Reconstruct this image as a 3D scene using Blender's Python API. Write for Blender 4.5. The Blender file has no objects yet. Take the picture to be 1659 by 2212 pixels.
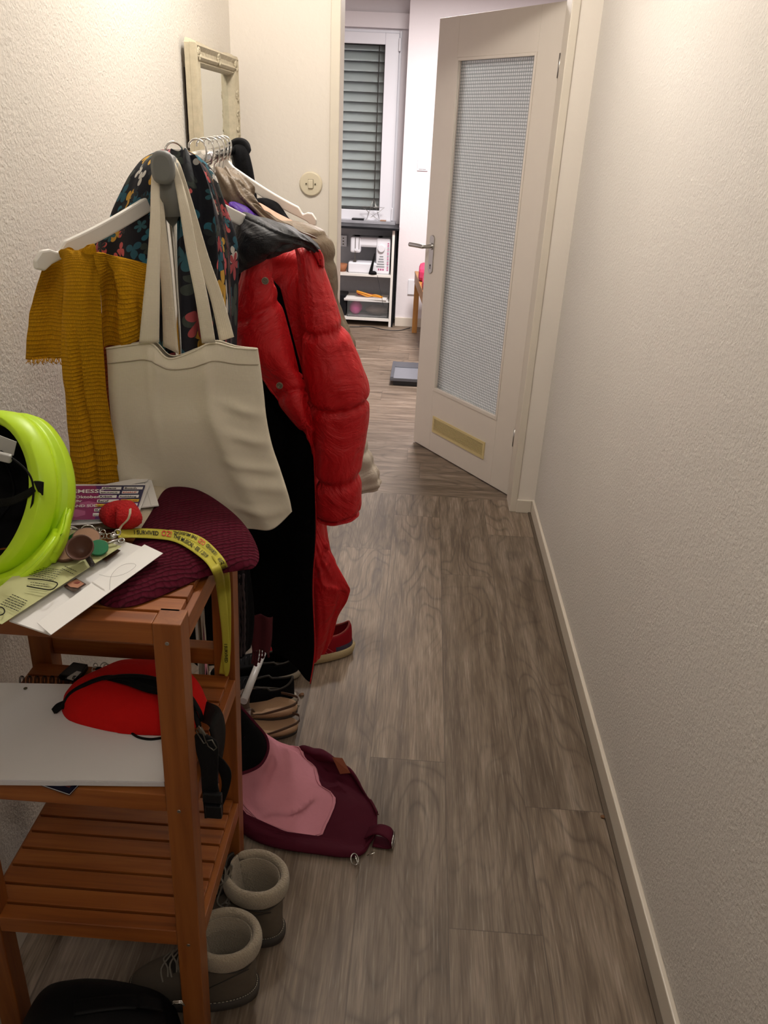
import bpy, math, random
from mathutils import Vector, Matrix, noise
random.seed(7)
PI = math.pi
SC = bpy.context.scene
COL = SC.collection

# ------------------------------------------------------------------ camera
AX = (Vector((0.997586, -0.06240627, 0.03045687)), Vector((0.05449833, 0.43177422, -0.9003338)),
      Vector((0.04303599, 0.89982025, 0.43413295)))     # rows: camera space -> world space
F = 1709.86
CAMZ = 1.5
cd = bpy.data.cameras.new('camera'); cam = bpy.data.objects.new('camera', cd); COL.objects.link(cam)
m3 = Matrix((AX[0], AX[1], AX[2]))
cam.matrix_world = Matrix.Translation((0, 0, CAMZ)) @ m3.to_4x4()
cd.sensor_fit = 'VERTICAL'; cd.sensor_height = 24.0; cd.lens = 24.0 * F / 2212.0
cd.clip_start = 0.02; cd.clip_end = 60
SC.camera = cam

# ------------------------------------------------------------------ light
w = bpy.data.worlds.new('world'); SC.world = w; w.use_nodes = True
w.node_tree.nodes['Background'].inputs[0].default_value = (0.012, 0.014, 0.018, 1)
w.node_tree.nodes['Background'].inputs[1].default_value = 1.0
def point(name, loc, power, colour, radius):
    l = bpy.data.lights.new(name, 'POINT'); l.energy = power; l.color = colour; l.shadow_soft_size = radius
    o = bpy.data.objects.new(name, l); COL.objects.link(o); o.location = loc; return o
def area(name, loc, power, colour, sx, sy, rot=(0, 0, 0)):
    l = bpy.data.lights.new(name, 'AREA'); l.energy = power; l.color = colour; l.shape = 'RECTANGLE'; l.size = sx; l.size_y = sy
    o = bpy.data.objects.new(name, l); COL.objects.link(o); o.location = loc; o.rotation_euler = rot; return o
point('hall_ceiling_lamp_light', (-0.27, 2.10, 2.38), 32, (1.0, 0.945, 0.875), 0.09)
point('hall_rear_lamp_light', (0.22, -0.45, 2.34), 9.5, (1.0, 0.94, 0.87), 0.05)
area('room_ceiling_lamp_light', (0.1, 5.3, 2.42), 80, (1.0, 0.93, 0.90), 0.5, 0.5)
vs = SC.view_settings
vs.view_transform = 'Standard'; vs.look = 'None'; vs.gamma = 1.0; vs.use_curve_mapping = False
vs.exposure = 0.33

# ------------------------------------------------------------------ pixel of the photo -> point in the place
def ray(px, py):
    v = Vector((px - 829.5, 1106 - py, -F)); return Vector((AX[0].dot(v), AX[1].dot(v), AX[2].dot(v)))
def P(px, py, Y):
    d = ray(px, py); return Vector((0, 0, CAMZ)) + d * (Y / d.y)
def PZ(px, py, z):
    d = ray(px, py); return Vector((0, 0, CAMZ)) + d * ((z - CAMZ) / d.z)
def PX(px, py, x):
    d = ray(px, py); return Vector((0, 0, CAMZ)) + d * (x / d.x)

# ------------------------------------------------------------------ materials
def srgb(h):
    if isinstance(h, str):
        h = h.lstrip('#'); c = [int(h[i:i + 2], 16) / 255 for i in (0, 2, 4)]
    else: c = [x / 255 for x in h]
    return tuple((x / 12.92 if x <= 0.04045 else ((x + 0.055) / 1.055) ** 2.4) for x in c) + (1.0,)
class NT:
    def __init__(s, name):
        s.m = bpy.data.materials.new(name); s.m.use_nodes = True; s.t = s.m.node_tree; s.n = s.t.nodes; s.l = s.t.links
        s.b = s.n['Principled BSDF']; s.out = s.n['Material Output']
    def new(s, ty, **kw):
        n = s.n.new(ty)
        for k, v in kw.items(): setattr(n, k, v)
        return n
    def link(s, a, b): s.l.new(a, b)
    def math(s, op, a, b=None, c=None):
        n = s.new('ShaderNodeMath', operation=op)
        for i, x in enumerate((a, b, c)):
            if x is None: continue
            if isinstance(x, (int, float)): n.inputs[i].default_value = x
            else: s.link(x, n.inputs[i])
        return n.outputs[0]
    def mix(s, f, a, b):
        n = s.new('ShaderNodeMix', data_type='RGBA')
        if isinstance(f, (int, float)): n.inputs[0].default_value = f
        else: s.link(f, n.inputs[0])
        for i, x in ((6, a), (7, b)):
            if isinstance(x, tuple): n.inputs[i].default_value = x
            else: s.link(x, n.inputs[i])
        return n.outputs[2]
    def coord(s, kind='Object', scale=(1, 1, 1), rot=(0, 0, 0)):
        t = s.new('ShaderNodeTexCoord'); mp = s.new('ShaderNodeMapping')
        s.link(t.outputs[kind], mp.inputs[0]); mp.inputs['Scale'].default_value = scale; mp.inputs['Rotation'].default_value = rot
        return mp.outputs[0]
    def noise(s, vec, scale, detail=3, rough=0.5, dist=0.0):
        n = s.new('ShaderNodeTexNoise'); s.link(vec, n.inputs['Vector']); n.inputs['Scale'].default_value = scale
        n.inputs['Detail'].default_value = detail; n.inputs['Roughness'].default_value = rough; n.inputs['Distortion'].default_value = dist
        return n.outputs[0]
    def ramp(s, f, stops, interp='LINEAR'):
        n = s.new('ShaderNodeValToRGB'); s.link(f, n.inputs[0]); r = n.color_ramp; r.interpolation = interp
        while len(r.elements) < len(stops): r.elements.new(0.5)
        for e, (p, c) in zip(r.elements, stops): e.position = p; e.color = c if len(c) == 4 else c + (1,)
        return n.outputs[0]
    def bump(s, h, strength, dist=0.002, prev=None):
        n = s.new('ShaderNodeBump'); s.link(h, n.inputs['Height']); n.inputs['Strength'].default_value = strength
        n.inputs['Distance'].default_value = dist
        if prev is not None: s.link(prev, n.inputs['Normal'])
        s.link(n.outputs[0], s.b.inputs['Normal']); return n.outputs[0]
    def set(s, **kw):
        for k, v in kw.items():
            k = k.replace('_', ' ').title().replace('Ior', 'IOR')
            if isinstance(v, (int, float, tuple)): s.b.inputs[k].default_value = v
            else: s.link(v, s.b.inputs[k])
def plain(name, col, rough=0.6, metal=0.0, nscale=40, nstr=0.12, var=0.08, bdist=0.001, sheen=0):
    t = NT(name); c = srgb(col); v = t.coord()
    n = t.noise(v, nscale, 4, 0.6)
    lo = tuple(x * (1 - var) for x in c[:3]) + (1,); hi = tuple(min(1, x * (1 + var)) for x in c[:3]) + (1,)
    t.set(base_color=t.mix(n, lo, hi), roughness=rough, metallic=metal)
    if nstr: t.bump(n, nstr, bdist)
    if sheen: t.b.inputs['Sheen Weight'].default_value = sheen
    if sum(c[:3]) < 0.03: t.b.inputs['Specular IOR Level'].default_value = 0.2
    return t.m

def mat_wall(name, col, sc=170, st=0.55):
    t = NT(name); v = t.coord(); a = t.noise(v, sc, 3, 0.55, 0.3); b = t.noise(v, 2.2, 3, 0.5)
    c = srgb(col); d = tuple(x * 0.93 for x in c[:3]) + (1,)
    t.set(base_color=t.mix(b, d, c), roughness=0.85)
    vo = t.new('ShaderNodeTexVoronoi'); t.link(v, vo.inputs['Vector']); vo.inputs['Scale'].default_value = sc * 0.55
    h = t.math('ADD', a, t.math('MULTIPLY', vo.outputs[0], 0.35))
    t.bump(h, st, 0.0035); return t.m
def mat_floor():
    t = NT('grey_oak_vinyl')
    uv = t.new('ShaderNodeUVMap', uv_map='UVMap'); at = t.new('ShaderNodeAttribute', attribute_name='plank')
    sep = t.new('ShaderNodeSeparateXYZ'); t.link(uv.outputs[0], sep.inputs[0]); rs = t.new('ShaderNodeSeparateColor'); t.link(at.outputs['Color'], rs.inputs[0])
    off = t.math('MULTIPLY', rs.outputs[0], 37.0); off2 = t.math('MULTIPLY', rs.outputs[1], 23.0)
    cb = t.new('ShaderNodeCombineXYZ'); t.link(t.math('ADD', sep.outputs[0], off), cb.inputs[0]); t.link(t.math('ADD', sep.outputs[1], off2), cb.inputs[1])
    def mp(sx, sy):
        m = t.new('ShaderNodeMapping'); t.link(cb.outputs[0], m.inputs[0]); m.inputs['Scale'].default_value = (sx, sy, 1); return m.outputs[0]
    big = t.noise(mp(6.0, 1.7), 1.0, 1.5, 0.4, 0.1)
    rings = t.math('ABSOLUTE', t.math('SUBTRACT', t.math('FRACT', t.math('MULTIPLY', big, 15.0)), 0.5))
    fine = t.noise(mp(240, 9), 1.0, 3, 0.6)
    mid = t.noise(mp(26, 2.4), 1.0, 4, 0.6, 0.2)
    blot = t.noise(mp(3.5, 1.6), 1.0, 3, 0.5)
    knv = t.new('ShaderNodeTexVoronoi'); t.link(mp(5.1, 2.3), knv.inputs['Vector']); knv.inputs['Scale'].default_value = 1.0
    knot = t.ramp(knv.outputs[0], [(0.0, (1, 1, 1)), (0.10, (0, 0, 0))])
    c = t.ramp(mid, [(0.28, srgb('#594b3e')), (0.45, srgb('#766656')), (0.60, srgb('#8b7b6b')), (0.78, srgb('#a59686'))])
    rl = t.ramp(rings, [(0.0, (0.55, 0.55, 0.55)), (0.13, (0.88, .88, .88)), (0.22, (1.0, 1.0, 1.0)), (0.42, (1.0, 1, 1)), (0.5, (1.0, 1, 1))])
    vm = t.new('ShaderNodeMix', data_type='RGBA', blend_type='MULTIPLY'); t.link(t.ramp(blot, [(0.40, (0.1, .1, .1)), (0.6, (0.8, .8, .8))]), vm.inputs[0]); t.link(c, vm.inputs[6]); t.link(rl, vm.inputs[7])
    fm = t.mix(t.ramp(fine, [(0.35, (0.4, .4, .4)), (0.55, (0, 0, 0))]), vm.outputs[2], srgb('#453b32'))
    fm = t.mix(t.ramp(fine, [(0.58, (0, 0, 0)), (0.76, (0.42, .42, .42))]), fm, srgb('#b5aca0'))
    fm = t.mix(t.math('MULTIPLY', knot, 0.5), fm, srgb('#4a4038'))
    tone = t.math('ADD', t.math('MULTIPLY', rs.outputs[2], 0.34), 0.78)
    tm = t.new('ShaderNodeMix', data_type='RGBA', blend_type='MULTIPLY'); tm.inputs[0].default_value = 1; t.link(fm, tm.inputs[6])
    cc = t.new('ShaderNodeCombineColor'); [t.link(tone, cc.inputs[i]) for i in range(3)]; t.link(cc.outputs[0], tm.inputs[7])
    W_, L_ = 0.198, 1.48
    eu = t.math('MINIMUM', sep.outputs[0], t.math('SUBTRACT', W_, sep.outputs[0]))
    ev = t.math('MINIMUM', sep.outputs[1], t.math('SUBTRACT', L_, sep.outputs[1]))
    e = t.math('LESS_THAN', t.math('MINIMUM', eu, ev), 0.0014)
    t.set(base_color=t.mix(t.math('MULTIPLY', e, 0.55), tm.outputs[2], srgb('#4b4239')), roughness=t.math('ADD', t.math('MULTIPLY', mid, 0.25), 0.38))
    t.b.inputs['Specular IOR Level'].default_value = 0.35
    t.bump(t.math('ADD', fine, t.math('MULTIPLY', rings, 0.5)), 0.18, 0.0006); return t.m
def mat_wood(name, c0, c1, c2, axis=0, sc=1.0, rough=0.42):
    t = NT(name); s = [55.0 * sc] * 3; s[axis] = 3.2 * sc
    v = t.coord('Object', tuple(s)); n = t.noise(v, 1.0, 4, 0.6, 0.4)
    s2 = [8.0] * 3; s2[axis] = 1.4; n2 = t.noise(t.coord('Object', tuple(s2)), 1.0, 2)
    f = t.math('ADD', t.math('MULTIPLY', n, 0.65), t.math('MULTIPLY', n2, 0.35))
    t.set(base_color=t.ramp(f, [(0.3, srgb(c0)), (0.5, srgb(c1)), (0.7, srgb(c2))]), roughness=rough)
    t.bump(n, 0.08, 0.0006); return t.m
def mat_fabric(name, col, scale=900, rough=0.9, st=0.3, var=0.1, wr=0.35, wrs=14, sheen=0.0):
    t = NT(name); uv = t.coord('UV'); ob = t.coord('Object')
    a = t.new('ShaderNodeTexWave', bands_direction='X'); a.inputs['Scale'].default_value = scale / 6.3; t.link(uv, a.inputs[0])
    b = t.new('ShaderNodeTexWave', bands_direction='Y'); b.inputs['Scale'].default_value = scale / 6.3; t.link(uv, b.inputs[0])
    n = t.noise(ob, wrs, 4, 0.6, 0.4); c = srgb(col)
    lo = tuple(x * (1 - var) for x in c[:3]) + (1,); hi = tuple(min(1, x * (1 + var)) for x in c[:3]) + (1,)
    t.set(base_color=t.mix(n, lo, hi), roughness=rough)
    p = t.bump(n, wr, 0.012)
    if st: t.bump(t.math('ADD', a.outputs[1], b.outputs[1]), st, 0.0004, p)
    t.b.inputs['Specular IOR Level'].default_value = 0.15
    return t.m
def mat_knit(name, c0, c1, p=0.008, q=0.007, st=0.9, dist=0.003, warp=0.004, wsc=25, fuzz=0.35, swap=False):
    t = NT(name); uv = t.coord('UV')
    nc = t.new('ShaderNodeTexNoise'); t.link(uv, nc.inputs['Vector']); nc.inputs['Scale'].default_value = wsc
    sv = t.new('ShaderNodeVectorMath', operation='MULTIPLY_ADD'); t.link(nc.outputs['Color'], sv.inputs[0]); sv.inputs[1].default_value = (warp, warp, 0); t.link(uv, sv.inputs[2])
    s = t.new('ShaderNodeSeparateXYZ'); t.link(sv.outputs[0], s.inputs[0])
    U, V = (s.outputs[1], s.outputs[0]) if swap else (s.outputs[0], s.outputs[1])
    row = t.math('MULTIPLY', V, 1 / p); cell = t.math('FLOOR', row)
    a = t.math('POWER', t.math('ABSOLUTE', t.math('SINE', t.math('MULTIPLY', row, PI))), 0.6)
    b = t.math('ABSOLUTE', t.math('SINE', t.math('ADD', t.math('MULTIPLY', U, PI / q), t.math('MULTIPLY', cell, 1.9))))
    n = t.noise(uv, 900, 3, 0.7)
    h = t.math('ADD', t.math('MULTIPLY', a, t.math('ADD', t.math('MULTIPLY', b, 0.45), 0.5)), t.math('MULTIPLY', n, fuzz))
    t.set(base_color=t.ramp(h, [(0.15, srgb(c0)), (0.85, srgb(c1))]), roughness=0.95)  # grooves between stitches darkened in the colour to deepen the relief shading
    t.b.inputs['Specular IOR Level'].default_value = 0.12
    t.bump(h, st, dist); return t.m
def mat_nylon(name, col, rough=0.42, st=0.5, sc=11, spec=0.4):
    t = NT(name); ob = t.coord(); n = t.noise(ob, sc, 5, 0.62, 1.2); n2 = t.noise(ob, 45, 3, 0.6, 1.5); c = srgb(col)
    lo = tuple(x * 0.86 for x in c[:3]) + (1,)
    t.set(base_color=t.mix(n, lo, c), roughness=rough); t.b.inputs['Specular IOR Level'].default_value = spec
    p = t.bump(n, st, 0.02); t.bump(n2, st * 0.55, 0.004, p); return t.m
def mat_butterfly():
    t = NT('butterfly_print'); uv = t.coord('UV')
    base = srgb('#10131f'); col = base
    for k, (sc, amp, seed) in enumerate(((23.0, 0.46, 0.0), (20.0, 0.40, 5.3))):
        mp = t.new('ShaderNodeMapping'); t.link(uv, mp.inputs[0]); mp.inputs['Scale'].default_value = (sc, sc, 1); mp.inputs['Location'].default_value = (seed, seed * 0.7, 0)
        vo = t.new('ShaderNodeTexVoronoi', voronoi_dimensions='2D'); t.link(mp.outputs[0], vo.inputs['Vector']); vo.inputs['Scale'].default_value = 1; vo.inputs['Randomness'].default_value = 0.75
        d = t.new('ShaderNodeVectorMath', operation='SUBTRACT'); t.link(mp.outputs[0], d.inputs[0]); t.link(vo.outputs['Position'], d.inputs[1])
        s = t.new('ShaderNodeSeparateXYZ'); t.link(d.outputs[0], s.inputs[0])
        rc = t.new('ShaderNodeSeparateColor'); t.link(vo.outputs['Color'], rc.inputs[0])
        th = t.math('ADD', t.math('ARCTAN2', s.outputs[1], s.outputs[0]), t.math('MULTIPLY', rc.outputs[1], 6.28))
        sh = t.math('POWER', t.math('ABSOLUTE', t.math('SINE', t.math('MULTIPLY', th, 1.5 + k))), 0.6)
        rad = t.math('MULTIPLY', sh, t.math('ADD', t.math('MULTIPLY', rc.outputs[0], 0.18), amp - 0.1))
        msk = t.math('MULTIPLY', t.math('LESS_THAN', vo.outputs['Distance'], rad), t.math('GREATER_THAN', rc.outputs[2], 0.08 + 0.1 * k))
        cr = t.ramp(rc.outputs[0], [(0.0, srgb('#c65858')), (0.2, srgb('#2f6e82')), (0.42, srgb('#c9c6c0')), (0.52, srgb('#3c4440')), (0.68, srgb('#c25a5c')), (0.84, srgb('#2b5c6e')), (0.94, srgb('#c79b3e'))] if k == 0 else
                    [(0.0, srgb('#2a2f35')), (0.3, srgb('#34626f')), (0.5, srgb('#272b30')), (0.72, srgb('#b9b2a6')), (0.8, srgb('#a64a50')), (0.95, srgb('#23262e'))], 'CONSTANT')
        col = t.mix(msk, col, cr)
    n = t.noise(t.coord(), 16, 4, 0.6, 0.6)
    t.set(base_color=col, roughness=0.85); t.bump(n, 0.3, 0.01); return t.m
def mat_glass_pattern():
    t = NT('wired_pattern_glass'); v = t.coord('UV')
    s = t.new('ShaderNodeSeparateXYZ'); t.link(v, s.inputs[0])
    fx = t.math('ABSOLUTE', t.math('SINE', t.math('MULTIPLY', s.outputs[0], PI / 0.0125)))
    fy = t.math('ABSOLUTE', t.math('SINE', t.math('MULTIPLY', s.outputs[1], PI / 0.0125)))
    h = t.math('MULTIPLY', fx, fy)
    c = t.ramp(h, [(0.0, srgb('#b9bfc0')), (0.35, srgb('#dde2e2')), (1.0, srgb('#eef2f2'))])
    t.set(base_color=c, roughness=0.12, transmission_weight=0.72, IOR=1.45)
    t.bump(h, 0.9, 0.0035)
    tr = t.new('ShaderNodeBsdfTranslucent'); t.link(t.ramp(h, [(0.0, srgb('#7e8686')), (0.30, srgb('#c3cccc')), (0.75, srgb('#f4f8f8'))]), tr.inputs[0]); mx = t.new('ShaderNodeMixShader')  # lines between cells painted darker, cell highlights painted into the colour
    t.link(t.ramp(h, [(0.0, (.62, .62, .62)), (.5, (.40, .40, .40))]), mx.inputs[0]); t.link(t.b.outputs[0], mx.inputs[1]); t.link(tr.outputs[0], mx.inputs[2]); t.link(mx.outputs[0], t.out.inputs[0]); return t.m
def mat_emit_free_mirror():
    t = NT('mirror_glass'); t.set(base_color=(0.82, 0.85, 0.83, 1), metallic=1.0, roughness=0.02)
    t.bump(t.noise(t.coord(), 3, 2), 0.01, 0.001); return t.m

M = {}
M['wall'] = mat_wall('hall_plaster', '#ded7cd')
M['wall_back'] = mat_wall('end_wall_plaster', '#dfd7cd', 60, 0.25)
M['wall_right'] = mat_wall('right_wall_plaster', '#cfcac4')
M['wall_room'] = mat_wall('room_plaster', '#e4dfe2', 40, 0.2)
M['ceil'] = mat_wall('ceiling_paint', '#dedbd5', 60, 0.2)
M['floor'] = mat_floor()
M['trim'] = plain('white_trim_paint', '#cfc6b8', 0.4, nscale=8, var=0.03, nstr=0.03)
M['trim_cream'] = plain('cream_frame_paint', '#d3cabb', 0.45, nscale=9, var=0.05, nstr=0.04)
M['door'] = plain('door_white_paint', '#cfc6bb', 0.42, nscale=12, var=0.03, nstr=0.04)
M['pvc'] = plain('white_window_frame', '#dfe0e6', 0.3, nscale=10, var=0.02, nstr=0.02)
M['wood_x'] = mat_wood('orange_pine_lengthwise', '#6e3712', '#90501f', '#ac6a30', 0)
M['wood_y'] = mat_wood('orange_pine_crosswise', '#6e3712', '#90501f', '#ac6a30', 1)
M['wood_z'] = mat_wood('orange_pine_upright', '#653212', '#83481b', '#9a5b28', 2)
M['steel'] = plain('satin_steel', '#b4b2ae', 0.3, 1.0, nstr=0.02, var=0.03)
M['chrome'] = plain('bright_chrome', '#d8d8d6', 0.12, 1.0, nstr=0.0, var=0.02)
M['black'] = plain('matt_black', '#070708', 0.7)
M['blackplastic'] = plain('black_plastic', '#131315', 0.35)
M['white'] = plain('white_lacquer', '#e3e0da', 0.35, nscale=12, var=0.03, nstr=0.03)
M['paper'] = plain('white_paper', '#e6e4e2', 0.7, nscale=8, var=0.03, nstr=0.04)

# ------------------------------------------------------------------ mesh tools
def cr(p0, p1, p2, p3, t):
    return 0.5 * ((2 * p1) + (p2 - p0) * t + (2 * p0 - 5 * p1 + 4 * p2 - p3) * t * t + (3 * p1 - p0 - 3 * p2 + p3) * t ** 3)
def cat(pts, n, closed=False):
    pts = [Vector(p) if not isinstance(p, (int, float)) else p for p in pts]; m = len(pts); out = []
    if closed:
        for i in range(n):
            f = i * m / n; k = int(f); t = f - k
            out.append(cr(pts[(k - 1) % m], pts[k % m], pts[(k + 1) % m], pts[(k + 2) % m], t))
        return out
    for i in range(n + 1):
        f = i * (m - 1) / n; k = min(int(f), m - 2); t = f - k
        out.append(cr(pts[max(k - 1, 0)], pts[k], pts[k + 1], pts[min(k + 2, m - 1)], t))
    return out
def nz(x, y=0.0, z=0.0): return noise.noise(Vector((x, y, z)))
class MB:
    def __init__(s): s.v = []; s.f = []; s.mi = []; s.sm = []; s.uv = {}
    def add(s, vs, fs, mi=0, smooth=False, uvs=None):
        o = len(s.v); s.v += [Vector(v) for v in vs]
        if uvs:
            for i, u in enumerate(uvs): s.uv[o + i] = u
        for f in fs: s.f.append([o + i for i in f]); s.mi.append(mi); s.sm.append(smooth)
        return s
    def box(s, a, b, mi=0, M4=None):
        x0, y0, z0 = a; x1, y1, z1 = b
        vs = [Vector(p) for p in ((x0, y0, z0), (x1, y0, z0), (x1, y1, z0), (x0, y1, z0), (x0, y0, z1), (x1, y0, z1), (x1, y1, z1), (x0, y1, z1))]
        if M4: vs = [M4 @ v for v in vs]
        return s.add(vs, [(0, 3, 2, 1), (4, 5, 6, 7), (0, 1, 5, 4), (1, 2, 6, 5), (2, 3, 7, 6), (3, 0, 4, 7)], mi)
    def tube(s, path, r, seg=10, mi=0, closed=False, caps=True, flat=None):
        path = [Vector(p) for p in path]; n = len(path); rings = []; prev = None
        for i, p in enumerate(path):
            a = path[(i - 1) % n] if (closed or i > 0) else p; b = path[(i + 1) % n] if (closed or i < n - 1) else p
            t = (b - a).normalized()
            if prev is None:
                u = t.cross(Vector((0, 0, 1)));
                if u.length < 1e-3: u = t.cross(Vector((0, 1, 0)))
            else: u = prev - t * prev.dot(t)
            u.normalize(); prev = u; v = t.cross(u); rr = r[i] if isinstance(r, (list, tuple)) else r
            rings.append([p + (u * math.cos(2 * PI * k / seg) + v * math.sin(2 * PI * k / seg) * (flat or 1)) * rr for k in range(seg)])
        return s.loft(rings, mi, closed, caps)
    def loft(s, rings, mi=0, closed=False, caps=True, smooth=True, wrap=True, uv=None):
        m = len(rings[0]); n = len(rings); vs = [p for r in rings for p in r]; fs = []
        for i in range(n if closed else n - 1):
            for k in range(m if wrap else m - 1):
                a = i * m + k; b = i * m + (k + 1) % m; c = ((i + 1) % n) * m + (k + 1) % m; d = ((i + 1) % n) * m + k
                fs.append((a, b, c, d))
        s.add(vs, fs, mi, smooth, uv)
        if caps and not closed and wrap:
            o = len(s.v) - len(vs); s.f.append([o + k for k in range(m)][::-1]); s.mi.append(mi); s.sm.append(False)
            s.f.append([o + (n - 1) * m + k for k in range(m)]); s.mi.append(mi); s.sm.append(False)
        return s
    def ell(s, c, r, mi=0, nu=20, nv=12, M4=None, f=None):
        rings = []
        for j in range(nv + 1):
            a = PI * j / nv; rings.append([Vector((math.sin(a) * math.cos(2 * PI * k / nu), math.sin(a) * math.sin(2 * PI * k / nu), math.cos(a))) for k in range(nu)])
        c = Vector(c); out = []
        for rg in rings:
            o = []
            for p in rg:
                q = Vector((p.x * r[0], p.y * r[1], p.z * r[2]))
                if f: q = f(q, p)
                if M4: q = M4 @ q
                o.append(c + q)
            out.append(o)
        return s.loft(out, mi, caps=False)
    def prism(s, pts, off, mi=0):
        pts = [Vector(p) for p in pts]; n = len(pts); off = Vector(off)
        return s.add(pts + [p + off for p in pts], [tuple(range(n))[::-1], tuple(range(n, 2 * n))] + [(i, (i + 1) % n, n + (i + 1) % n, n + i) for i in range(n)], mi)
    def sheet(s, rows, nu=24, nv=24, mi=0, disp=None, th=0.0, mir=None):
        rr = [cat(r, nu) for r in rows]; cols = [cat([r[i] for r in rr], nv) for i in range(nu + 1)]
        g = [[cols[i][j] for i in range(nu + 1)] for j in range(nv + 1)]
        W = sum((g[nv // 2][i + 1] - g[nv // 2][i]).length for i in range(nu)); H = sum((g[j + 1][nu // 2] - g[j][nu // 2]).length for j in range(nv))
        N = []
        for j in range(nv + 1):
            r = []
            for i in range(nu + 1):
                a = g[j][min(i + 1, nu)] - g[j][max(i - 1, 0)]; b = g[min(j + 1, nv)][i] - g[max(j - 1, 0)][i]
                n = a.cross(b)
                if n.length < 1e-9: n = Vector((0, -1, 0))
                n.normalize()
                if n.y > 0 and abs(n.y) > 0.3: n = -n
                r.append(n)
            N.append(r)
        pts = []; uvs = []
        for j in range(nv + 1):
            for i in range(nu + 1):
                u = i / nu; v = j / nv; d = disp(u, v) if disp else 0
                pts.append(g[j][i] + N[j][i] * d); uvs.append((u * W, (1 - v) * H))
        m = nu + 1; fs = [(j * m + i, j * m + i + 1, (j + 1) * m + i + 1, (j + 1) * m + i) for j in range(nv) for i in range(nu)]
        if not th: return s.add(pts, fs, mi, True, uvs)
        k = len(pts); back = [p - N[q // m][q % m] * th for q, p in enumerate(pts)]
        fb = [tuple(k + x for x in f[::-1]) for f in fs]; ed = []
        bd = [i for i in range(m)] + [j * m + nu for j in range(1, nv + 1)] + [nv * m + i for i in range(nu - 1, -1, -1)] + [j * m for j in range(nv - 1, 0, -1)]
        for q in range(len(bd)):
            a, b = bd[q], bd[(q + 1) % len(bd)]; ed.append((b, a, k + a, k + b))
        return s.add(pts + back, fs + fb + ed, mi, True, uvs + uvs)
    def pouch(s, rows, tf, nu=24, nv=24, mi=0, disp=None, back=None, capb=True):
        rr = [cat(r, nu) for r in rows]; cols = [cat([r[i] for r in rr], nv) for i in range(nu + 1)]
        rings = []; uvs = []
        for j in range(nv + 1):
            v = j / nv; fr = []; bk = []
            for i in range(nu + 1):
                u = i / nu; p = cols[i][j]; d = tf(v) * math.sin(PI * u) ** 0.55 if 0 < i < nu else 0
                dd = (disp(u, v) if disp else 0) * (math.sin(PI * u) ** 0.3 if 0 < i < nu else 0)
                fr.append(p + Vector((0, -d * 0.5 - dd, 0)))
                if 0 < i < nu: bk.append(p + Vector((0, d * 0.5 + dd * 0.3, 0)))
            rings.append(fr + bk[::-1])
        W = (cols[nu][nv // 2] - cols[0][nv // 2]).length; H = sum((cols[nu // 2][j + 1] - cols[nu // 2][j]).length for j in range(nv))
        for j in range(nv + 1):
            for q in range(len(rings[0])): uvs.append((W * (q / nu if q <= nu else 2 - q / nu), H * (1 - j / nv)))
        s.loft(rings, mi, caps=False, uv=uvs)
        if capb:
            o = len(s.v) - len(rings) * len(rings[0]) + nv * len(rings[0]); s.f.append([o + k for k in range(len(rings[0]))]); s.mi.append(mi); s.sm.append(True)
        return s
    def strip(s, pairs, n=30, th=0.0015, mi=0, disp=None):
        L = cat([p[0] for p in pairs], n); R = cat([p[1] for p in pairs], n)
        return s.sheet([[L[i], (L[i] + R[i]) / 2, R[i]] for i in range(n + 1)], 4, n, mi, disp, th)
    def pillow(s, outline, h, mi=0, n=72, rings=14, zf=None, top=None, disp=None, uvs=True):
        o = cat(outline, n, True); c = sum(o, Vector()) / n; R = []; U = []
        for j in range(rings + 1):
            t = 1 - j / rings * 0.97; hh = h * (1 - t ** 3.0) ** 0.5 if t < 1 else 0
            r = []
            for k, p in enumerate(o):
                q = c + (p - c) * t; z = q.z + hh * (zf(q) if zf else 1)
                if disp: z += disp(q) * (1 - t ** 6)
                r.append(Vector((q.x, q.y, z))); U.append((q.x, q.y))
            R.append(r)
        s.loft(R, mi, caps=False, uv=U)
        k = len(s.v) - n; s.f.append([k + i for i in range(n)]); s.mi.append(mi); s.sm.append(True)
        k0 = len(s.v) - n * (rings + 1)
        vs = [Vector((p.x, p.y, p.z - 0.0008)) for p in o]; s.add(vs, [tuple(range(n))[::-1]], mi, False, [(p.x, p.y) for p in o])
        return s
    def build(s, name, mats, parent=None, bevel=0, subd=0, origin=None, solid=0, solid_off=-1, wn=False):
        if not isinstance(mats, (list, tuple)): mats = [mats]
        if parent is None:
            if origin is None:
                xs = [v.x for v in s.v]; ys = [v.y for v in s.v]; zs = [v.z for v in s.v]
                origin = Vector(((min(xs) + max(xs)) / 2, (min(ys) + max(ys)) / 2, min(zs)))
            loc = Vector(origin); base = loc; par_off = loc
        else:
            base = WORLD[parent.name]; loc = Vector((0, 0, 0))
        me = bpy.data.meshes.new(name); me.from_pydata([v - base for v in s.v], [], s.f)
        for m in mats: me.materials.append(m)
        me.polygons.foreach_set('material_index', s.mi); me.polygons.foreach_set('use_smooth', s.sm)
        if s.uv:
            ul = me.uv_layers.new(name='UVMap')
            vals = [0.0] * (2 * len(me.loops))
            for i, lp in enumerate(me.loops):
                u = s.uv.get(lp.vertex_index, (0, 0)); vals[2 * i] = u[0]; vals[2 * i + 1] = u[1]
            ul.data.foreach_set('uv', vals)
        me.update()
        o = bpy.data.objects.new(name, me); COL.objects.link(o); o.location = loc
        if parent is not None: o.parent = parent
        WORLD[o.name] = base
        if solid: md = o.modifiers.new('s', 'SOLIDIFY'); md.thickness = solid; md.offset = solid_off
        if bevel: md = o.modifiers.new('b', 'BEVEL'); md.width = bevel; md.segments = 2; md.limit_method = 'ANGLE'
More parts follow.
